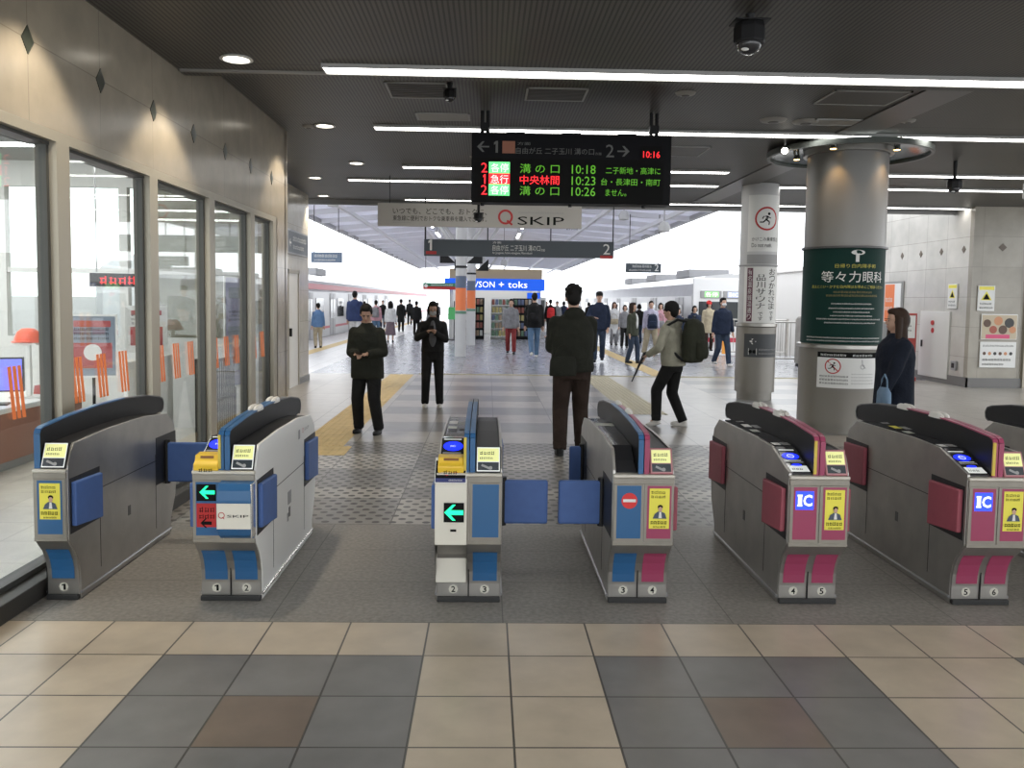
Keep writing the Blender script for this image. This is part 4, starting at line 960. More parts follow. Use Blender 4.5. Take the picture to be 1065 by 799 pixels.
            sm.build('panel_seam', BLACK, g)
            lt = MB().box(min(xo, xo+sd*.002), max(xo, xo+sd*.002), .74, .775, .30, .36)
            lt.build('lock', mat('lock_dark', (.08, .08, .08), .4), g)
    return g
E_ = dict
gate(-2.295, .17, [dict(t='X', c='b', poster=1, n='1', disp=1, rear=.30, nocap=1)], 'leftmost half-width steel ticket gate, blue, with yellow poster and plate 1')
g2 = gate(-1.385, .325, [dict(t='E', c='b', led=1, n='1', ticket=1, strip=1, rear=.26), dict(t='X', c='b', n='2', disp=1)], 'blue ticket gate with white side panels, plates 1 and 2, and a protruding cream reader', True)
g3 = gate(-.085, .345, [dict(t='E', c='b', n='2', ticket=1, strip=1, cream=1, nocap=1), dict(t='X', c='b', n='3', disp=1, front=.27, nocap=1)], 'blue ticket gate with plates 2 and 3, cream add-on column and green arrow')
g4 = gate(.85, .325, [dict(t='X', c='b', noentry=1, n='3', front=.26, rear=.10, nocap=1), dict(t='X', c='p', poster=1, n='4', disp=1)], 'ticket gate half blue half pink with a red no entry disc, plates 3 and 4')
gate(1.80, .32, [dict(t='E', c='p', ic=1, n='4', strip=1), dict(t='X', c='p', poster=1, n='5', disp=1)], 'pink ticket gate with lit blue IC sign, just right of the half blue gate')
gate(2.775, .32, [dict(t='E', c='p', ic=1, n='5', strip=1), dict(t='X', c='p', poster=1, n='6', disp=1)], 'pink ticket gate with lit blue IC sign, fully visible one nearest right edge')
gate(3.75, .32, [dict(t='E', c='p', ic=1, n='6', strip=1), dict(t='X', c='p', poster=1, n='7', disp=1)], 'rightmost ticket gate, only its rear top corner inside the frame')
# protruding cream reader on the second gate (right half)
prof = [(.0, .40), (-.02, .385), (-.055, .41), (-.075, .45), (-.078, .60), (-.07, .65), (-.045, .685), (.0, .69)]
r = MB().prism(prof, -.012, .163, 0).build('reader_housing', BLUEP, g2, .003)
MB().prism([(-.07, .45), (-.081, .45), (-.081, .585), (-.07, .585)], -.012, .163, 0).build('reader_face', CREAM, r)
decal('reader_print', r, pmap((-.012, -.081, 0)), [(REDP, ring(.025, .523, .017, .004)), (REDP, seg(.03, .514, .04, .504, .004)), (BLK, T('SKIP', .055, .512, .165, .526))], .001)
MB().box(.160, .168, -.070, .0, .40, .685).build('reader_side_trim', CHROME, r, .003)
MB().box(.1665, .1685, .72, .80, .38, .46).build('side_plate', mat('plate_grey', (.30, .30, .31), .4), g2)
MB().box(.1665, .1685, .70, .73, .28, .33).build('side_slot', GRYP, g2)
decal('side_print', g2, pmap((.1668, 1.0, 0), (0, 1, 0), (0, 0, 1)), [(REDP, ring(.14, .78, .017, .004)), (GRYP, T('SKIP', .18, .77, .32, .79)), (GRYP, rect(.0, .74, .05, .80))], .0005)
# cream add-on on the third gate (left half)
x0 = -.1775
ad = MB().prism([(.10, .115), (.085, .115), (.085, .33), (.04, .345), (-.035, .36), (-.04, .50), (-.035, .66), (-.022, .705), (.0, .71), (.0, .37), (.10, .30)], x0-.003, x0+.166, 0).build('addon_column', CREAM, g3, .004)
decal('arrow_display', ad, pmap((x0, -.041, 0)), [(BLK, rect(.045, .485, .152, .590)), (LEDG, arrow(.098, .538, .050, -1, .25)), (BLK, rect(.080, .435, .112, .448))], .002, .001)
MB().box(x0+.075, x0+.125, .030, .045, .335, .348).build('slot', BLACK, ad)
tb = MB().prism([(-.04, .695), (-.03, .690), (.075, .80), (.062, .812)], x0-.006, x0+.162, 0).build('tilted_notice', WHITEP, g3, .002)
d_ = V((0, .102, .117)).normalized(); nn = V((0, -d_.z, d_.y))
dm_ = lambda a, t, k: V((x0-.006+a, -.04, .695))+d_*t+nn*k
decal('notice_print', tb, dm_, [(mat('print_navy', (.02, .03, .15), .4), rect(.004, .004, .164, .03)), (BLK, rect(.004, .028, .164, .135)), (REDP, poly((.025, .058), (.065, .042), (.15, .10), (.11, .122))), (WHT, poly((.032, .060), (.063, .048), (.142, .100), (.112, .114))), (REDP, disc(.11, .06, .012)), (WHT, poly((.02, .10), (.028, .095), (.05, .118), (.042, .124))), (WHT, scrib(.075, .01, .15, .02, .012, 4)), (mat('print_slate', (.14, .16, .25), .4), rect(.04, .128, .12, .15))], .001, .0006)

# ================================================================== TRAINS, PLATFORM THINGS
TS = mat('train_steel', (.50, .50, .51), .35, .4, noise=.04, nscale=2); TRD = mat('train_red', (.50, .05, .08), .4); TWH = mat('train_white', (.72, .72, .72), .35)
TGL = mat('train_window', (.05, .055, .06), .1)
def train(x, y0, side, L, label, end=False, red=True):
    """side: +1 the visible flank faces +x, -1 faces -x; x is that flank"""
    t = empty('train', (x, y0, 0), 0, label, 'train'); s_ = side; wd = 2.8
    pr = [(0, -.9), (0, 1.9), (-s_*.12, 2.35), (-s_*.5, 2.62), (-s_*1.4, 2.72), (-s_*2.3, 2.62), (-s_*2.68, 2.35), (-s_*2.8, 1.9), (-s_*2.8, -.9)]
    MB().prism([(a, b) for a, b in pr], 0, L, 1).build('car_body', TS, t, .02) if False else None
    b = MB(); vs = [(a, y, z) for y in (0, L) for a, z in pr]; n = len(pr)
    b.add(vs, [tuple(range(n))[::-1], tuple(range(n, 2*n))]+[(i, (i+1) % n, n+(i+1) % n, n+i) for i in range(n)]); b.build('car_body', TS, t)
    o = .012*s_
    def fl(nm, ya, yb, za, zb, m, k=1.): return MB().box(min(0, o*k), max(0, o*k), ya, yb, za, zb).build(nm, m, t)
    if red: fl('red_stripe', 0, L, 2.0, 2.22, TRD).location = (0, 0, 0); fl('lower_red_stripe', 0, L, .35, .45, TRD)
    y = 1.2; k = 0
    while y < min(L, 42)-2:
        d = fl('door', y, y+1.3, .02, 1.86, mat('train_door', (.35, .35, .36), .4, .3), 1.5)
        MB().box(min(0, o*2.2), max(0, o*2.2), y+.12, y+.58, .75, 1.6).box(min(0, o*2.2), max(0, o*2.2), y+.72, y+1.18, .75, 1.6).box(min(0, o*2.2), max(0, o*2.2), y+.64, y+.66, .02, 1.86).build('door_window', TGL, d)
        fl('window', y+1.9, y+3.5, .8, 1.65, TGL, 1.4)
        y += 4.9; k += 1
    for yy in (3, 9.5, 16):
        MB().box(-s_*1.4-.8, -s_*1.4+.8, yy, yy+2.2, 2.66, 2.98).build('roof_unit', mat('roof_unit_grey', (.25, .25, .26), .5), t, .03)
    if end:
        c = -s_*1.4
        MB().box(c-1.36, c+1.36, -.06, 0, -.6, 2.55).build('end_face', TWH, t, .03)
        MB().box(c-1.15, c+1.15, -.09, -.05, .85, 1.72).build('windscreen', TGL, t, .02)
        sg = [(-1.1, -.35, mat('sign_led_green', (.1, .3, .1), .4, emit=(.35, .85, .30), es=.9), '各停'), (-.28, .38, mat('sign_led_blue', (.1, .1, .2), .4, emit=(.55, .65, .9), es=.9), '溝の口'), (.48, 1.2, mat('sign_led_orange', (.3, .1, .1), .4, emit=(1, .42, .12), es=1.), '大井町')]
        for a, b_, m, tx in sg:
            q = MB().box(c+a, c+b_, -.10, -.05, 1.84, 2.10).build('destination_sign', GRYP, t, .01)
            decal('destination_text', q, pmap((c+a, -.10, 1.84)), [(m, rect(.14, .03, b_-a-.1, .23)), (LEDW, T(tx, .17, .05, b_-a-.13, .21))], .002)
        for xx in (-1.1, 1.1): MB().cone((c+xx, -.09, .5), (c+xx, -.05, .5), .09, .09, 14).build('headlight', CHROME, t)
        fl('red_band', 0, .01, .3, .5, TRD)
        MB().box(c-1.36, c+1.36, -.075, -.055, .28, .44).build('front_red_band', TRD, t)
    return t
train(-6.95, 21.0, 1, 75, 'silver train with red upper stripe standing at the left platform')
train(7.25, 29.5, -1, 60, 'silver train with white end face and three lit destination signs at the right platform', True, False)
# platform fences and barrier frames on the right
OR2 = mat('fence_orange', (.80, .33, .05), .5)
def fence(x0, x1, y, label, orange=False):
    t = empty('platform_fence', ((x0+x1)/2, y, 0), 0, label, 'fence'); L = (x1-x0)/2
    MB().cone((-L, 0, 1.15), (L, 0, 1.15), .022, .022).cone((-L, 0, .12), (L, 0, .12), .022, .022).build('rail', STEEL, t)
    b = MB(); n = int(2*L/.14)
    for k in range(n+1): b.cone((-L+k*2*L/n, 0, .12), (-L+k*2*L/n, 0, 1.15), .008, .008, 6)
    b.build('bars', STEEL, t)
    for k in (-L, L): MB().box(k-.03, k+.03, -.03, .03, 0, 1.2).build('post', STEEL, t)
    if orange: MB().box(-L, -L+.12, -.05, -.03, .05, 1.1).box(-L+.2, -L+.32, -.05, -.03, .05, 1.1).build('orange_panel', OR2, t)
    return t
fence(7.3, 9.6, 26.4, 'steel platform railing with orange panels left of the thin white column', True)
fence(7.9, 9.6, 23.4, 'steel railing between the two round columns, nearest the folded barrier')
t = empty('barrier_frame', (8.75, 22.2, 0), 0, 'folded grey steel barrier frames on a black base between the two columns', 'barrier')
MB().loft([(0, 0, 0, .42, .25), (0, 0, .07, .40, .23)], 20).build('base', BLACK, t)
b = MB()
for k in range(5):
    y = -.16+.08*k; b.tube([(-.38, y, .07), (-.38, y, 1.25), (-.32, y, 1.33), (.30, y, 1.33), (.36, y, 1.25), (.36, y, .07)], .02, 8)
b.build('frames', STEEL, t, smooth=True)
MB().box(-.34, .30, -.03, .0, .2, 1.2).build('panel', mat('barrier_panel', (.32, .33, .36), .4, .4), t, .01)
# kiosk
t = empty('kiosk', (.35, 36.0, 0), 0, 'blue signed convenience kiosk standing on the platform behind the white column', 'kiosk')
KB = mat('kiosk_tan', (.42, .33, .20), .6)
MB().box(-2.0, 2.0, 0, 6, 2.55, 3.0).build('fascia', KB, t, .02)
MB().box(-2.0, 2.0, 5.8, 6, 0, 2.55).box(-2.0, -1.85, 0, 6, 0, 2.55).box(1.85, 2.0, .6, 6, 0, 2.55).build('walls', mat('kiosk_wall', (.6, .6, .58), .5), t)
MB().box(-1.95, 1.95, .1, 5.9, 2.5, 2.55).build('ceiling_panel', mat('kiosk_ceiling', (.8, .8, .8), .5, emit=(1, 1, 1), es=1.6), t)
q = MB().box(-2.2, 2.1, -.18, 0, 2.08, 2.58).build('sign_box', mat('sign_blue', (.0, .08, .55), .35, emit=(.0, .12, .95), es=.55), t, .01)
decal('sign_text', q, pmap((-2.2, -.18, 2.08)), [(mat('sign_white_lit', (.8, .8, .8), .4, emit=(1, 1, 1), es=1.), T('LAWSON', .70, .12, 2.15, .38)), (MAT['sign_white_lit'], T('+', 2.32, .16, 2.55, .36)), (MAT['sign_white_lit'], T('toks', 2.72, .12, 3.55, .40))], .003)
MB().box(1.35, 1.9, -.22, -.1, 1.75, 2.0).build('side_sign', MAT['sign_blue'], t)
MB().box(.95, 1.85, .2, .8, 0, .95).box(.9, 1.9, .15, .85, .95, 1.0).build('counter', WHITEP, t, .01)
def rack(x, y, label, frame, cols, cx_=0):
    k_ = empty('shelf_rack', (x, y, 0), 0, label, 'shelf rack')
    MB().box(-.42, .42, .15, .18, 0, 1.75).box(-.42, -.39, -.2, .18, 0, 1.75).box(.39, .42, -.2, .18, 0, 1.75).build('frame', frame, k_)
    for z in (.12, .45, .78, 1.11, 1.44): MB().box(-.4, .4, -.2, .16, z, z+.025).build('shelf', frame, k_)
    return k_
rack(-.55, 35.45, 'black shelf rack of drinks at the kiosk front, just right of the white column', BLACK, 4)
rack(.55, 35.4, 'white shelf rack of snacks at the kiosk front centre', WHITEP, 4)
rack(1.5, 35.45, 'black shelf rack at the kiosk front beside the man in red trousers', BLACK, 4)
PC = [mat('pack%d' % i, c, .5) for i, c in enumerate([(.25, .08, .06), (.35, .3, .12), (.10, .18, .12), (.5, .5, .48), (.10, .13, .22), (.25, .18, .12)])]
pk = []
for i in range(6):
    b = MB().loft([(0, 0, 0, .05, .03), (0, 0, .02, .06, .04), (0, 0, .18, .06, .035), (0, 0, .21, .055, .012), (0, 0, .235, .06, .006)], 10); pk.append(b.mesh('snack_packet', PC[i]))
rr = random.Random(4)
for x, y in ((-.55, 35.45), (.55, 35.4), (1.5, 35.45)):
    for z in (.145, .475, .805, 1.135, 1.465):
        for k in range(5):
            o = bpy.data.objects.new('snack_packet', rr.choice(pk)); col.objects.link(o); o.location = (x-.3+.15*k, y-.08, z)
            tag(o, 'small coloured snack packet standing on a kiosk shelf rack', 'snack packet', 'snack packets on the kiosk racks')
t = empty('banner_stand', (-1.35, 34.0, 0), 0, 'green and white banner stand to the left of the white platform column', 'banner')
MB().box(-.25, .25, -.15, .15, 0, .03).cone((0, 0, .03), (0, 0, 1.6), .02, .02).build('stand', BLACK, t); MB().box(-.25, .25, -.03, -.01, .85, 1.35).build('banner', mat('banner_green', (.10, .5, .16), .5), t)
# far platform-end building masses
for x, w_, h_, y, l in ((2.6, 1.0, 2.2, 44, 'narrow vending machine beyond the kiosk on the platform'),):
    t = empty('vending_machine', (x, y, 0), 0, l, 'vending machine'); MB().box(-.5, .5, 0, .7, 0, 1.85).build('cabinet', WHITEP, t, .02); MB().box(-.42, .42, -.01, 0, .9, 1.7).build('display_window', TGL, t)
    MB().box(-.42, .42, -.015, 0, .3, .5).build('outlet', BLACK, t)

# ================================================================== PEOPLE
def ik(a, b, l1, l2, pole):
    a = V(a); b = V(b); d = b-a; L = min(d.length, (l1+l2)*.999); d.normalize(); b2 = a+d*L
    x = (l1*l1-l2*l2+L*L)/(2*L); h = math.sqrt(max(l1*l1-x*x, 0)); p = V(pole); p = (p-d*p.dot(d)).normalized()
    return a+d*x+p*h, b2
def solid(mb, name, m, parent, vox, sc, sm=2, ratio=None):
    me = mb.mesh(name, m)
    me.transform(Matrix.Scale(sc, 4))
    o = bpy.data.objects.new(name, me); col.objects.link(o)
    r = o.modifiers.new('r', 'REMESH'); r.mode = 'VOXEL'; r.voxel_size = vox; r.use_smooth_shade = True
    s_ = o.modifiers.new('s', 'SMOOTH'); s_.factor = .5; s_.iterations = sm
    dg = bpy.context.evaluated_depsgraph_get(); nm = bpy.data.meshes.new_from_object(o.evaluated_get(dg))
    nm.materials.clear(); nm.materials.append(m); nm.polygons.foreach_set('use_smooth', [True]*len(nm.polygons))
    o.modifiers.clear(); o.data = nm; bpy.data.meshes.remove(me); o.parent = parent; return o
SH, EL = .29, .25     # upper arm, forearm
def person(x, y, rot, h, label, top=None, bottom=None, shoes=None, hair='short', hairm=None, coat_hem=.80, lh=None, rh=None, lf=(-.10, 0, .08), rf=(.10, 0, .08), near=False, bulk=1., lean=0., hp=0., hy=0., mask=None, hat=None, skirt=None, shirt=None, toes=(0, 0), hood=False, skin=None, hipz=.90, legw=1., group=None, curl=0., sway=0., pole=(.8, -.9, -.15)):
    sc = h/1.70; t = empty('person', (x, y, 0), rot, label, 'person', group); skin = skin or SKIN; hairm = hairm or HAIRB
    vox = .0075 if near else .016
    hip = V((sway, 0, hipz)); chest = V((sway, lean*.7, hipz+.36)); shl = V((-.158*bulk**.5, lean, hipz+.47)); shr = V((.158*bulk**.5, lean, hipz+.47)); neck = V((0, lean, hipz+.55))
    lh = V(lh) if lh else V((-.24, .04, .80)); rh = V(rh) if rh else V((.24, .04, .80))
    el, lh = ik(shl, lh, SH, EL, (-pole[0], pole[1], pole[2])); er, rh = ik(shr, rh, SH, EL, pole)
    hl = hip+V((-.09, 0, 0)); hr = hip+V((.09, 0, 0))
    kl, al = ik(hl, lf, .43, .41, (0, 1, 0)); kr, ar = ik(hr, rf, .43, .41, (0, 1, 0))
    Mh = Matrix.Rotation(hy, 3, 'Z') @ Matrix.Rotation(hp, 3, 'X'); hc = neck+V((0, .015, .07)); H = lambda q: hc+Mh @ V(q)
    b = MB()
    b.loft([(hip.x, 0, hipz-.08, .14, .09), (hip.x, 0, hipz+.03, .15, .10), (hip.x, lean*.3, hipz+.15, .13, .09), (hip.x*.6, lean*.7, hipz+.34, .155, .105), (0, lean, hipz+.43, .15, .095), (0, lean, hipz+.50, .10, .07), (0, lean, hipz+.56, .055, .055)], 18)
    b.cone(neck+V((0, 0, -.04)), H((0, -.01, .03)), .056, .052, 14)
    # head: skull, face, jaw, nose, ears, brow
    b.ell(H((0, -.012, .105)), (.073, .090, .098), 20, Mh); b.ell(H((0, .018, .055)), (.058, .066, .075), 18, Mh); b.ell(H((0, .048, .005)), (.030, .030, .025), 12, Mh)
    b.cone(H((0, .075, .085)), H((0, .098, .052)), .009, .014, 8); b.ell(H((0, .094, .052)), (.014, .012, .010), 8, Mh)
    for s_ in (-1, 1): b.ell(H((s_*.073, -.005, .072)), (.010, .018, .030), 10, Mh)
    b.ell(H((0, .075, .022)), (.022, .010, .008), 10, Mh)
    for s0, e0, w0, sd in ((shl, el, lh, -1), (shr, er, rh, 1)):
        b.cone(s0, e0, .046, .037, 12); b.ell(s0, (.05, .05, .05), 10); b.cone(e0, w0, .037, .026, 12); b.ell(e0, (.038, .038, .038), 10)
        d = (w0-e0).normalized(); side = V((0, 0, 1)).cross(d); side = (V((1, 0, 0)) if side.length < .3 else side.normalized()); up = d.cross(side)
        pc = w0+d*.045
        Mx = Matrix((side, d, up)).transposed()
        b.ell(w0+d*.01, (.028, .03, .02), 10, Mx); b.ell(pc, (.040, .048, .017), 12, Mx)
        cl = curl
        for k, (off, ln) in enumerate(((-.029, .062), (-.0100, .072), (.0100, .068), (.028, .054))):
            f0 = pc+side*off+d*.035; f1 = f0+d*ln*.5*cos(cl*.5)-up*ln*.5*sin(cl*.5+.15)*1.; f2 = f1+d*ln*.5*cos(cl)-up*ln*.5*sin(cl+.3)
            b.cone(f0, f1, .0085, .008, 8); b.ell(f1, (.0085,)*3, 8); b.cone(f1, f2, .008, .0065, 8); b.ell(f2, (.007,)*3, 8)
        th = pc-side*.030*(1 if sd > 0 else -1)*1-d*.02; t1 = th-side*.022*(1 if sd > 0 else -1)+d*.025-up*.008; t2 = t1+d*.028-up*.008
        b.cone(th, t1, .012, .010, 8); b.ell(t1, (.0105,)*3, 8); b.cone(t1, t2, .010, .008, 8); b.ell(t2, (.008,)*3, 8)
    for h0, k0, a0 in ((hl, kl, al), (hr, kr, ar)):
        b.cone(h0, k0, .078, .052, 12); b.ell(k0, (.053,)*3, 10); b.cone(k0, a0, .052, .036, 12); b.ell(a0+V((0, .03, -.03)), (.025, .06, .025), 10)
    body = solid(b, 'body', skin, t, vox, sc, 2 if near else 1)
    fe = MB()
    for s_ in (-1, 1): fe.ell(H((s_*.028, .084, .082)), (.0125, .006, .006), 8, Mh)
    o = fe.build('eyes', EYE, t); o.scale = (sc,)*3
    if near:
        fe = MB()
        for s_ in (-1, 1): fe.box(-.018, .018, -.004, .004, -.003, .003, None, Matrix.Translation(H((s_*.028, .086, .102))) @ Mh.to_4x4())
        o = fe.build('eyebrows', hairm, t); o.scale = (sc,)*3
        fe = MB().ell(H((0, .083, .022)), (.020, .006, .005), 10, Mh); o = fe.build('lips', LIPM, t); o.scale = (sc,)*3
    if mask:
        mk = MB().ell(H((0, .052, .035)), (.060, .055, .045), 16, Mh).ell(H((0, .085, .04)), (.035, .025, .03), 12, Mh)
        for s_ in (-1, 1): mk.cone(H((s_*.05, .06, .05)), H((s_*.078, .0, .075)), .004, .004, 6)
        solid(mk, 'mask', mask, t, .006 if near else .01, sc, 1)
    # hair
    hb = MB(); hb.ell(H((0, -.028, .125)), (.083, .093, .095), 20, Mh); hb.ell(H((0, -.055, .080)), (.074, .062, .085), 16, Mh); hb.ell(H((0, .012, .175)), (.066, .070, .040), 16, Mh)
    for s_ in (-1, 1): hb.ell(H((s_*.066, .0, .115)), (.020, .035, .045), 10, Mh)
    if hair == 'fluffy':
        rd = random.Random(3)
        for k in range(26):
            a = rd.random()*6.28; e = rd.random()*1.3; hb.ell(H((.078*cos(a)*cos(e), -.03+.085*sin(a)*cos(e), .125+.088*sin(e))), (.028, .028, .024), 8)
    if hair == 'long':
        hb.ell(H((0, -.045, .09)), (.098, .10, .13), 18, Mh)
        hb.loft([(hc.x, hc.y-.06, hc.z-.20, .105, .055), (hc.x, hc.y-.055, hc.z-.06, .095, .06), (hc.x, hc.y-.04, hc.z+.05, .092, .075), (hc.x, hc.y-.03, hc.z+.13, .08, .08)], 16)
        for s_ in (-1, 1): hb.cone(H((s_*.078, .0, .12)), (hc.x+s_*.092, hc.y+.012, hc.z-.16), .034, .03, 10)
    if hair == 'bob':
        hb.ell(H((0, -.035, .06)), (.098, .085, .10), 16, Mh)
        for s_ in (-1, 1): hb.ell(H((s_*.08, .01, .06)), (.02, .045, .075), 10, Mh)
    solid(hb, 'hair', hairm, t, .009 if near else .016, sc, 2)
    if hat:
        kind, hm = hat; q = MB()
        if kind == 'beanie': q.ell(H((0, -.018, .135)), (.092, .104, .098), 20, Mh); q.ell(H((0, -.015, .105)), (.094, .106, .035), 20, Mh)
        if kind == 'cap': q.ell(H((0, -.01, .15)), (.090, .102, .075), 20, Mh); q.ell(H((0, .095, .128)), (.065, .06, .010), 14, Mh)
        solid(q, 'hat', hm, t, .01, sc, 2)
    # trousers
    if bottom:
        q = MB(); q.loft([(hip.x, 0, hipz-.12, .15*bulk**.3, .11), (hip.x, 0, hipz-.02, .165*bulk**.3, .12), (hip.x, 0, hipz+.10, .15*bulk**.3, .11)], 18)
        for h0, k0, a0 in ((hl, kl, al), (hr, kr, ar)):
            q.cone(h0+V((0, 0, -.0)), k0, .098*legw, .075*legw, 14); q.ell(k0, (.076*legw,)*3, 12); a1 = a0+V((0, -.005, -.015)); q.cone(k0, a1, .075*legw, .062*legw, 14)
            for f_ in (.25, .6, .85): p = k0.lerp(a1, f_); q.ell(p, (.072*legw, .074*legw, .02), 10)
        solid(q, 'trousers', bottom, t, .011 if near else .018, sc, 2)
    if skirt:
        q = MB(); q.loft([(hip.x, 0, .30, .24, .22), (hip.x, 0, .55, .20, .18), (hip.x, 0, .85, .165, .13), (hip.x, 0, 1.02, .14, .11)], 22); solid(q, 'skirt', skirt, t, .016, sc, 2)
    # shoes
    for nm, a0, tt in (('l', al, toes[0]), ('r', ar, toes[1])):
        q = MB(); Mt = Matrix.Rotation(-tt, 3, 'X')
        q.ell(a0+Mt @ V((0, .065, -.045)), (.046, .115, .036), 14, Mt); q.ell(a0+Mt @ V((0, -.01, -.03)), (.042, .055, .055), 12, Mt); q.ell(a0+Mt @ V((0, .05, -.068)), (.048, .135, .014), 14, Mt)
        solid(q, 'shoe', shoes or BLACK, t, .010 if near else .016, sc, 1)
    # upper garment
    if top:
        q = MB(); B = bulk; hem = coat_hem
        rings = []
        if hem < .7: rings += [(hip.x, 0, hem, .20*B, .155*B), (hip.x, 0, .72, .185*B, .145*B)]
        else: rings += [(hip.x, 0, hem, .178*B, .135*B), (hip.x, 0, hem+.025, .182*B, .14*B)]
        rings += [(hip.x, lean*.2, hipz+.06, .178*B, .138*B), (hip.x, lean*.4, hipz+.2, .172*B, .135*B), (hip.x*.6, lean*.75, hipz+.34, .178*B, .14*B), (0, lean, hipz+.45, .175*B**.5, .125*B), (0, lean, hipz+.50, .145*B**.5, .105*B**.5), (0, lean, hipz+.54, .095, .085), (0, lean, hipz+.575, .07, .07)]
        q.loft(rings, 24)
        for s0, e0, w0 in ((shl, el, lh), (shr, er, rh)):
            a = .062*B; q.ell(s0+V((0, 0, -.012)), (a*.98, a*.98, a*.9), 12); q.cone(s0, e0, a*1.0, a*.86, 14); q.ell(e0, (a*.87,)*3, 12); w1 = e0.lerp(w0, .96); q.cone(e0, w1, a*.86, a*.68, 14)
            for f_ in (.3, .65): p = e0.lerp(w1, f_); q.ell(p, (a*.84, a*.84, a*.5), 10)
            for f_ in (.35, .7): p = s0.lerp(e0, f_); q.ell(p, (a*.98, a*.98, a*.5), 10)
        if near or hood: q.loft([(0, lean, neck.z-.03, .085, .08), (0, lean-.005, neck.z+.03, .078, .076)], 16)
        if hood: q.ell((0, lean-.085, neck.z-.01), (.11, .07, .075), 14)
        solid(q, 'jacket', top, t, .012 if near else .018, sc, 3)
        if shirt:
            q = MB(); q.ell((0, lean+.085*B, hipz+.28), (.075, .078*B, .25), 16); solid(q, 'shirt', shirt, t, .012, sc, 2)
        if near:
            z0 = MB().box(-.006, .006, .0, .006, hem+.03, hipz+.46, None); o = z0.build('zip', GRYP, t); o.location = (0, .142*B*sc+(lean*.6), 0); o.scale = (sc,)*3; bpy.data.objects.remove(o)
    t['h'] = sc; P[label] = dict(o=t, sc=sc, lh=lh, rh=rh, neck=neck, x=x, y=y, rot=rot); return t
P = {}
def wpos(pd, p):
    p = V(p)*pd['sc']; c, s_ = cos(pd['rot']), sin(pd['rot']); return V((pd['x']+c*p.x-s_*p.y, pd['y']+s_*p.x+c*p.y, p.z))
def backpack(x, y, z, rot, s_, m, label, strap=True):
    t = empty('backpack', (x, y, z), rot, label, 'backpack')
    q = MB(); q.loft([(0, 0, 0, .15, .08), (0, 0, .03, .17, .10), (0, 0, .30, .165, .11), (0, .0, .42, .14, .09), (0, .02, .47, .08, .05)], 20); solid(q, 'bag_body', m, t, .014, s_, 2)
    q = MB(); q.loft([(0, -.09, .04, .11, .05), (0, -.10, .10, .125, .06), (0, -.095, .22, .12, .05), (0, -.09, .25, .08, .03)], 16); solid(q, 'front_pocket', m, t, .012, s_, 1)
    for sd in (-1, 1):
        q = MB().tube([(sd*.09, .04, .44), (sd*.12, .14, .46), (sd*.145, .27, .38), (sd*.15, .28, .22), (sd*.13, .12, .06), (sd*.12, .05, .02)], .016, 8); o = q.build('strap', BLACK, t, smooth=True); o.scale = (s_,)*3
    o = MB().tube([(-.03, .0, .46), (-.03, -.0, .50), (.03, 0, .50), (.03, 0, .46)], .008, 6).build('handle', BLACK, t); o.scale = (s_,)*3
    return t
def bag(x, y, z, rot, w_, h_, m, label, strap=.5):
    t = empty('bag', (x, y, z), rot, label, 'bag')
    q = MB().loft([(0, 0, 0, w_*.48, .04), (0, 0, .02, w_/2, .055), (0, 0, h_*.8, w_*.48, .05), (0, 0, h_, w_*.42, .02)], 18); q.build('bag_body', m, t, smooth=True)
    MB().tube([(-w_*.38, 0, h_*.9), (-w_*.3, 0, h_+strap*.6), (0, 0, h_+strap), (w_*.3, 0, h_+strap*.6), (w_*.38, 0, h_*.9)], .008, 6).build('strap', m, t, smooth=True)
    return t
def phone(p, rx, rz, label):
    t = empty('phone', p, rz, label, 'phone'); t.rotation_euler = (rx, 0, rz)
    MB().box(-.037, .037, -.075, .075, -.004, .004).build('case', BLACK, t, .003); MB().box(-.034, .034, -.071, .071, .004, .005).build('screen', DARKGL, t)
CB = cloth('black', (.012, .012, .012)); CDK = cloth('dark_olive', (.018, .019, .014)); CBR_ = cloth('dark_brown', (.035, .023, .018)); CNV = cloth('navy', (.018, .026, .05)); CNV2 = cloth('navy_sweater', (.03, .045, .11))
CJN = cloth('jeans', (.10, .17, .27)); CJD = cloth('dark_jeans', (.035, .05, .08)); CWH = cloth('white', (.60, .60, .60)); CGR = cloth('grey', (.22, .22, .23)); CPK = cloth('pink', (.55, .30, .34)); CBE = cloth('beige', (.36, .31, .22)); CKH = cloth('khaki_grey', (.30, .29, .23))
CRD = cloth('dark_red', (.20, .035, .035)); CRB = cloth('bright_red', (.60, .04, .04)); COL_ = cloth('olive', (.05, .055, .04)); CLV = cloth('lavender', (.42, .40, .50))
WS = mat('shoe_white', (.62, .60, .57), .5); FACEC = pi
MW = cloth('mask_white', (.70, .70, .70)); MG = cloth('mask_grey', (.35, .35, .34))
# near
A = 'man in a black puffer jacket and black trousers looking at a phone at his waist'
person(-1.46, 10.2, pi-.25, 1.57, A, CDK, CB, BLACK, 'short', near=True, bulk=1.22, lean=.03, hp=-.45, hy=.35, lh=(-.10, .27, 1.08), rh=(.04, .27, 1.08), lf=(-.17, .02, .08), rf=(.14, -.04, .08), coat_hem=.74, skin=SKIND, curl=.9, legw=1.12)
phone(wpos(P[A], (-.03, .36, 1.09)), R(25), pi-.3, 'dark phone held by the man in the black puffer jacket')
A = 'young woman with grey mask, black cropped jacket and white shoes raising a phone'
person(-.83, 12.75, pi+.05, 1.60, A, CB, CB, WS, 'bob', near=True, bulk=1.05, lh=(-.03, .27, 1.24), rh=(.06, .27, 1.25), lf=(-.12, .02, .08), rf=(.12, 0, .08), coat_hem=.90, mask=MG, hp=-.2, shirt=cloth('charcoal', (.10, .10, .105)), curl=.9, legw=1.0, skin=SKIND)
phone(wpos(P[A], (.02, .33, 1.29)), R(50), pi, 'dark phone held up by the masked woman')
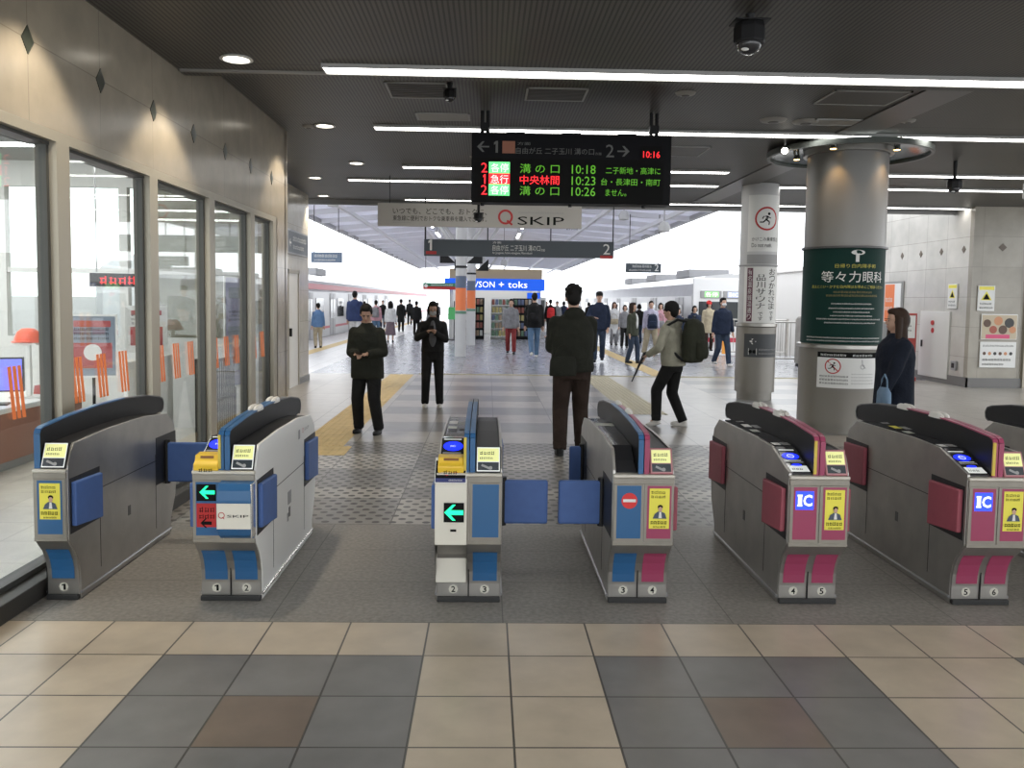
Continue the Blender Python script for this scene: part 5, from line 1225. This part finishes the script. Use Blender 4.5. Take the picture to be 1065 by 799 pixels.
A = 'tall man seen from behind in bulky black jacket and brown trousers'
person(.92, 8.9, .05, 1.80, A, CDK, CBR_, BLACK, 'fluffy', near=True, bulk=1.22, lh=(-.19, .33, 1.18), rh=(.17, .33, 1.18), pole=(.12, -.2, -1), lf=(-.12, -.05, .08), rf=(.13, .12, .08), coat_hem=.86, hp=-.15, curl=.8, legw=1.12, hood=True)
bag(.80, 8.68, .88, .25, .30, .20, CDK, 'black bag slung behind the tall man in the bulky black jacket', .12)
A = 'person in a khaki jacket and black beanie walking left with a large backpack'
person(2.50, 11.05, R(55), 1.66, A, CKH, CB, WS, 'short', near=True, bulk=1.12, lh=(-.20, .30, .98), rh=(.2, .26, 1.02), lf=(-.09, .20, .09), rf=(.09, -.12, .08), coat_hem=.84, hat=('beanie', CB), hood=True, toes=(.3, 0), legw=1.05, lean=.05, curl=.7, hipz=.88)
q = P[A]; w_ = wpos(q, (.02, -.27, .90)); backpack(w_.x, w_.y, w_.z, q['rot'], 1.22, cloth('pack_olive', (.028, .03, .02)), 'large dark olive backpack worn by the person in the khaki jacket')
w_ = wpos(q, (-.20, .34, .98)); t = empty('umbrella', w_, 0, 'folded black umbrella held by the person in the khaki jacket', 'umbrella')
MB().cone((0, 0, .03), (-.17, -.02, -.36), .022, .008, 10).build('canopy', BLACK, t, smooth=True); MB().cone((.13, 0, .05), (0, 0, .03), .012, .012, 8).build('handle', BLACK, t)
A = 'woman with long dark hair and dark navy coat before the big column'
person(3.93, 7.9, R(90), 1.61, A, cloth('navy_coat', (.008, .011, .02)), CB, BLACK, 'long', HAIRN, near=True, bulk=1.22, lh=(-.22, .22, .86), rh=(.22, -.02, .80), lf=(-.08, .18, .08), rf=(.08, -.2, .1), coat_hem=.42, skin=SKIND, curl=.5)
bag(3.72, 7.66, .66, R(80), .26, .24, cloth('bag_blue', (.16, .24, .34)), 'light blue handbag held by the long haired woman in navy', .12)
# mid, right side of the platform
def far(u, v, hpx, rot, label, **k):
    """a person given by where the feet stand in the picture and the height there"""
    d = Fw+R2*((u-CX)/FPX)-U2*((v-CY)/FPX); tt = -CH/d.z; p = V((0, 0, CH))+d*tt
    h = hpx*(p.dot(Fw)-0*0)/FPX if False else hpx*((p-V((0, 0, CH))).dot(Fw))/FPX
    k.setdefault('near', False); return person(p.x, p.y, rot, h, label, **k)
far(622, 377, 72, pi-.1, 'man in black cap and dark navy jacket walking towards the camera behind the tall man', top=CNV, bottom=CJD, hat=('cap', CB), bulk=1.15, rf=(.1, .25, .08), lf=(-.1, -.2, .12), lh=(-.22, .05, .85), rh=(.12, .28, 1.1), near=False)
far(657, 378, 62, pi+.9, 'woman with brown hair in an olive jacket and jeans looking left', top=COL_, bottom=CJD, hair='long', hairm=HAIRN, bulk=1.1, shirt=CWH, coat_hem=.78, lf=(-.07, .15, .08), rf=(.06, -.12, .08))
far(676, 369, 55, pi, 'young man in pale hoodie and beige trousers with a navy bag on his chest', top=CLV, bottom=CBE, shoes=WS, hood=True, bulk=1.1, lf=(-.2, .1, .08), rf=(.2, 0, .08), legw=1.25)
far(686, 366, 50, pi-.2, 'woman in a long pink coat with a bag across her front', top=CPK, bottom=CB, hair='bob', coat_hem=.50, bulk=1.1)
far(638, 359, 44, pi+.1, 'woman in a long white coat with a cream bag among the crowd', top=CWH, bottom=CGR, hair='long', hairm=HAIRN, coat_hem=.45, bulk=1.05)
far(649, 362, 44, pi, 'person in grey behind the woman in the olive jacket', top=CGR, bottom=CB, hair='bob')
far(721, 370, 51, pi+.1, 'hooded woman in a black padded jacket by the train front', top=CNV, bottom=CJD, hair='bob', hood=True, bulk=1.12)
far(736, 365, 51, pi+.1, 'person with a red hat and beige coat beside the train front', top=CBE, bottom=CBR_, hat=('beanie', CRB), hair='bob', coat_hem=.62, bulk=1.08)
far(750, 381, 70, pi+.25, 'man in a dark navy jacket and white mask walking left of the thin column', top=CNV, bottom=CJD, shoes=WS, mask=MW, bulk=1.15, lf=(-.1, .2, .08), rf=(.1, -.2, .12), lh=(-.3, .0, .85), rh=(.26, 0, .82))
far(531, 368, 56, pi-.1, 'man in dark jacket and red trousers walking near the kiosk', top=CGR, bottom=CRD, shirt=CGR, bulk=1.1, lf=(-.12, .2, .08), rf=(.1, -.15, .1), hairm=HAIRB)
far(555, 372, 66, .05, 'man in black jacket and blue jeans seen from behind with black backpack', top=CB, bottom=CJN, shoes=WS, bulk=1.15, lf=(-.09, -.3, .16), rf=(.09, .18, .08), toes=(-.6, 0))
q = P['man in black jacket and blue jeans seen from behind with black backpack']; w_ = wpos(q, (-.05, -.27, .95)); backpack(w_.x, w_.y, w_.z, .1, 1.1, CB, 'black backpack on the man in blue jeans')
far(572, 352, 40, 0, 'person in black with a bright red bag walking away beside the man in jeans', top=CB, bottom=CB, bulk=1.1)
q = P['person in black with a bright red bag walking away beside the man in jeans']; w_ = wpos(q, (0, -.27, .9)); backpack(w_.x, w_.y, w_.z, 0, 1.0, CRB, 'bright red backpack on the person in black')
q = P['young man in pale hoodie and beige trousers with a navy bag on his chest']; w_ = wpos(q, (0, .27, .85)); backpack(w_.x, w_.y, w_.z, q['rot']+pi, .95, CNV, 'navy backpack worn on the chest of the young man in a pale hoodie')
q = P['woman in a long pink coat with a bag across her front']; w_ = wpos(q, (0, .2, .85)); bag(w_.x, w_.y, w_.z, .1, .3, .24, CGR, 'grey bag across the front of the woman in pink', .25)
q = P['woman in a long white coat with a cream bag among the crowd']; w_ = wpos(q, (.05, .2, .85)); bag(w_.x, w_.y, w_.z, .1, .36, .2, CBE, 'cream bag held by the woman in the long white coat', .2)
# left side of the platform
far(369, 361, 57, -.1, 'man in navy sweater and white trousers walking away along the train', top=CNV2, bottom=CWH, bulk=1.2, shoes=CB, lf=(-.1, .15, .08), rf=(.1, -.15, .1))
far(391, 352, 39, 0, 'person in a pale pink top with a dark backpack beside the train', top=CPK, bottom=CJN)
q = P['person in a pale pink top with a dark backpack beside the train']; w_ = wpos(q, (0, -.26, .95)); backpack(w_.x, w_.y, w_.z, 0, .9, CGR, 'dark grey backpack on the person in the pale pink top')
far(406, 356, 42, 0, 'woman in white top and patterned long skirt walking away on the left platform', top=CWH, skirt=cloth('skirt', (.16, .12, .14)), hair='long', coat_hem=.85)
far(417, 345, 33, 0, 'person in a black coat walking away, third from the left on the left platform', top=CB, bottom=CB, coat_hem=.5)
far(433, 349, 35, 0, 'person in black with a small backpack walking away left of the masked woman', top=CB, bottom=CB, bulk=1.15)
far(447, 345, 24, .2, 'small distant figure in grey beside the masked woman', top=CGR, bottom=CB)
far(379, 344, 30, 0, 'distant figure in black just right of the man in navy sweater', top=CB, bottom=CB)
far(331, 362, 46, .4, 'person in blue at the far left train door by the pilaster', top=cloth('blue_top', (.10, .18, .32)), bottom=CBE)
# distant crowd
cr = [(579, 346, 32, CGR, CB), (586, 343, 29, CNV, CB), (593, 345, 30, CRB, CJD), (568, 341, 27, CB, CB), (601, 342, 28, CGR, CJD), (612, 343, 28, CB, CB), (640, 350, 33, CBE, CB), (664, 357, 40, CB, CJD), (700, 361, 42, CGR, CB), (704, 371, 50, CNV, CB), (426, 338, 26, CB, CB), (455, 338, 23, CGR, CB), (398, 341, 28, CB, CJD), (522, 345, 28, CB, CB)]
names = ['grey top just right of the red backpack', 'navy top in the crowd behind the tall man', 'red top in the crowd behind the tall man', 'black clothes between the jeans man and the kiosk', 'grey top right behind the head of the tall man', 'black clothes just left of the man in the cap', 'beige top behind the woman in the olive jacket', 'black top between the olive jacket and the pale hoodie', 'grey top to the right of the woman in pink', 'navy top behind the beanie wearer', 'black clothes between two walkers on the left platform', 'grey top left of the white platform column', 'black top beside the train behind the puffer jacket man', 'black clothes before the kiosk racks']
for i, ((u_, v_, h_, a_, b_), nm) in enumerate(zip(cr, names)):
    far(u_, v_, h_, (0 if i % 3 else pi)+.2*(i % 2), 'small distant person with '+nm, top=a_, bottom=b_, hair=('short', 'bob')[i % 2])
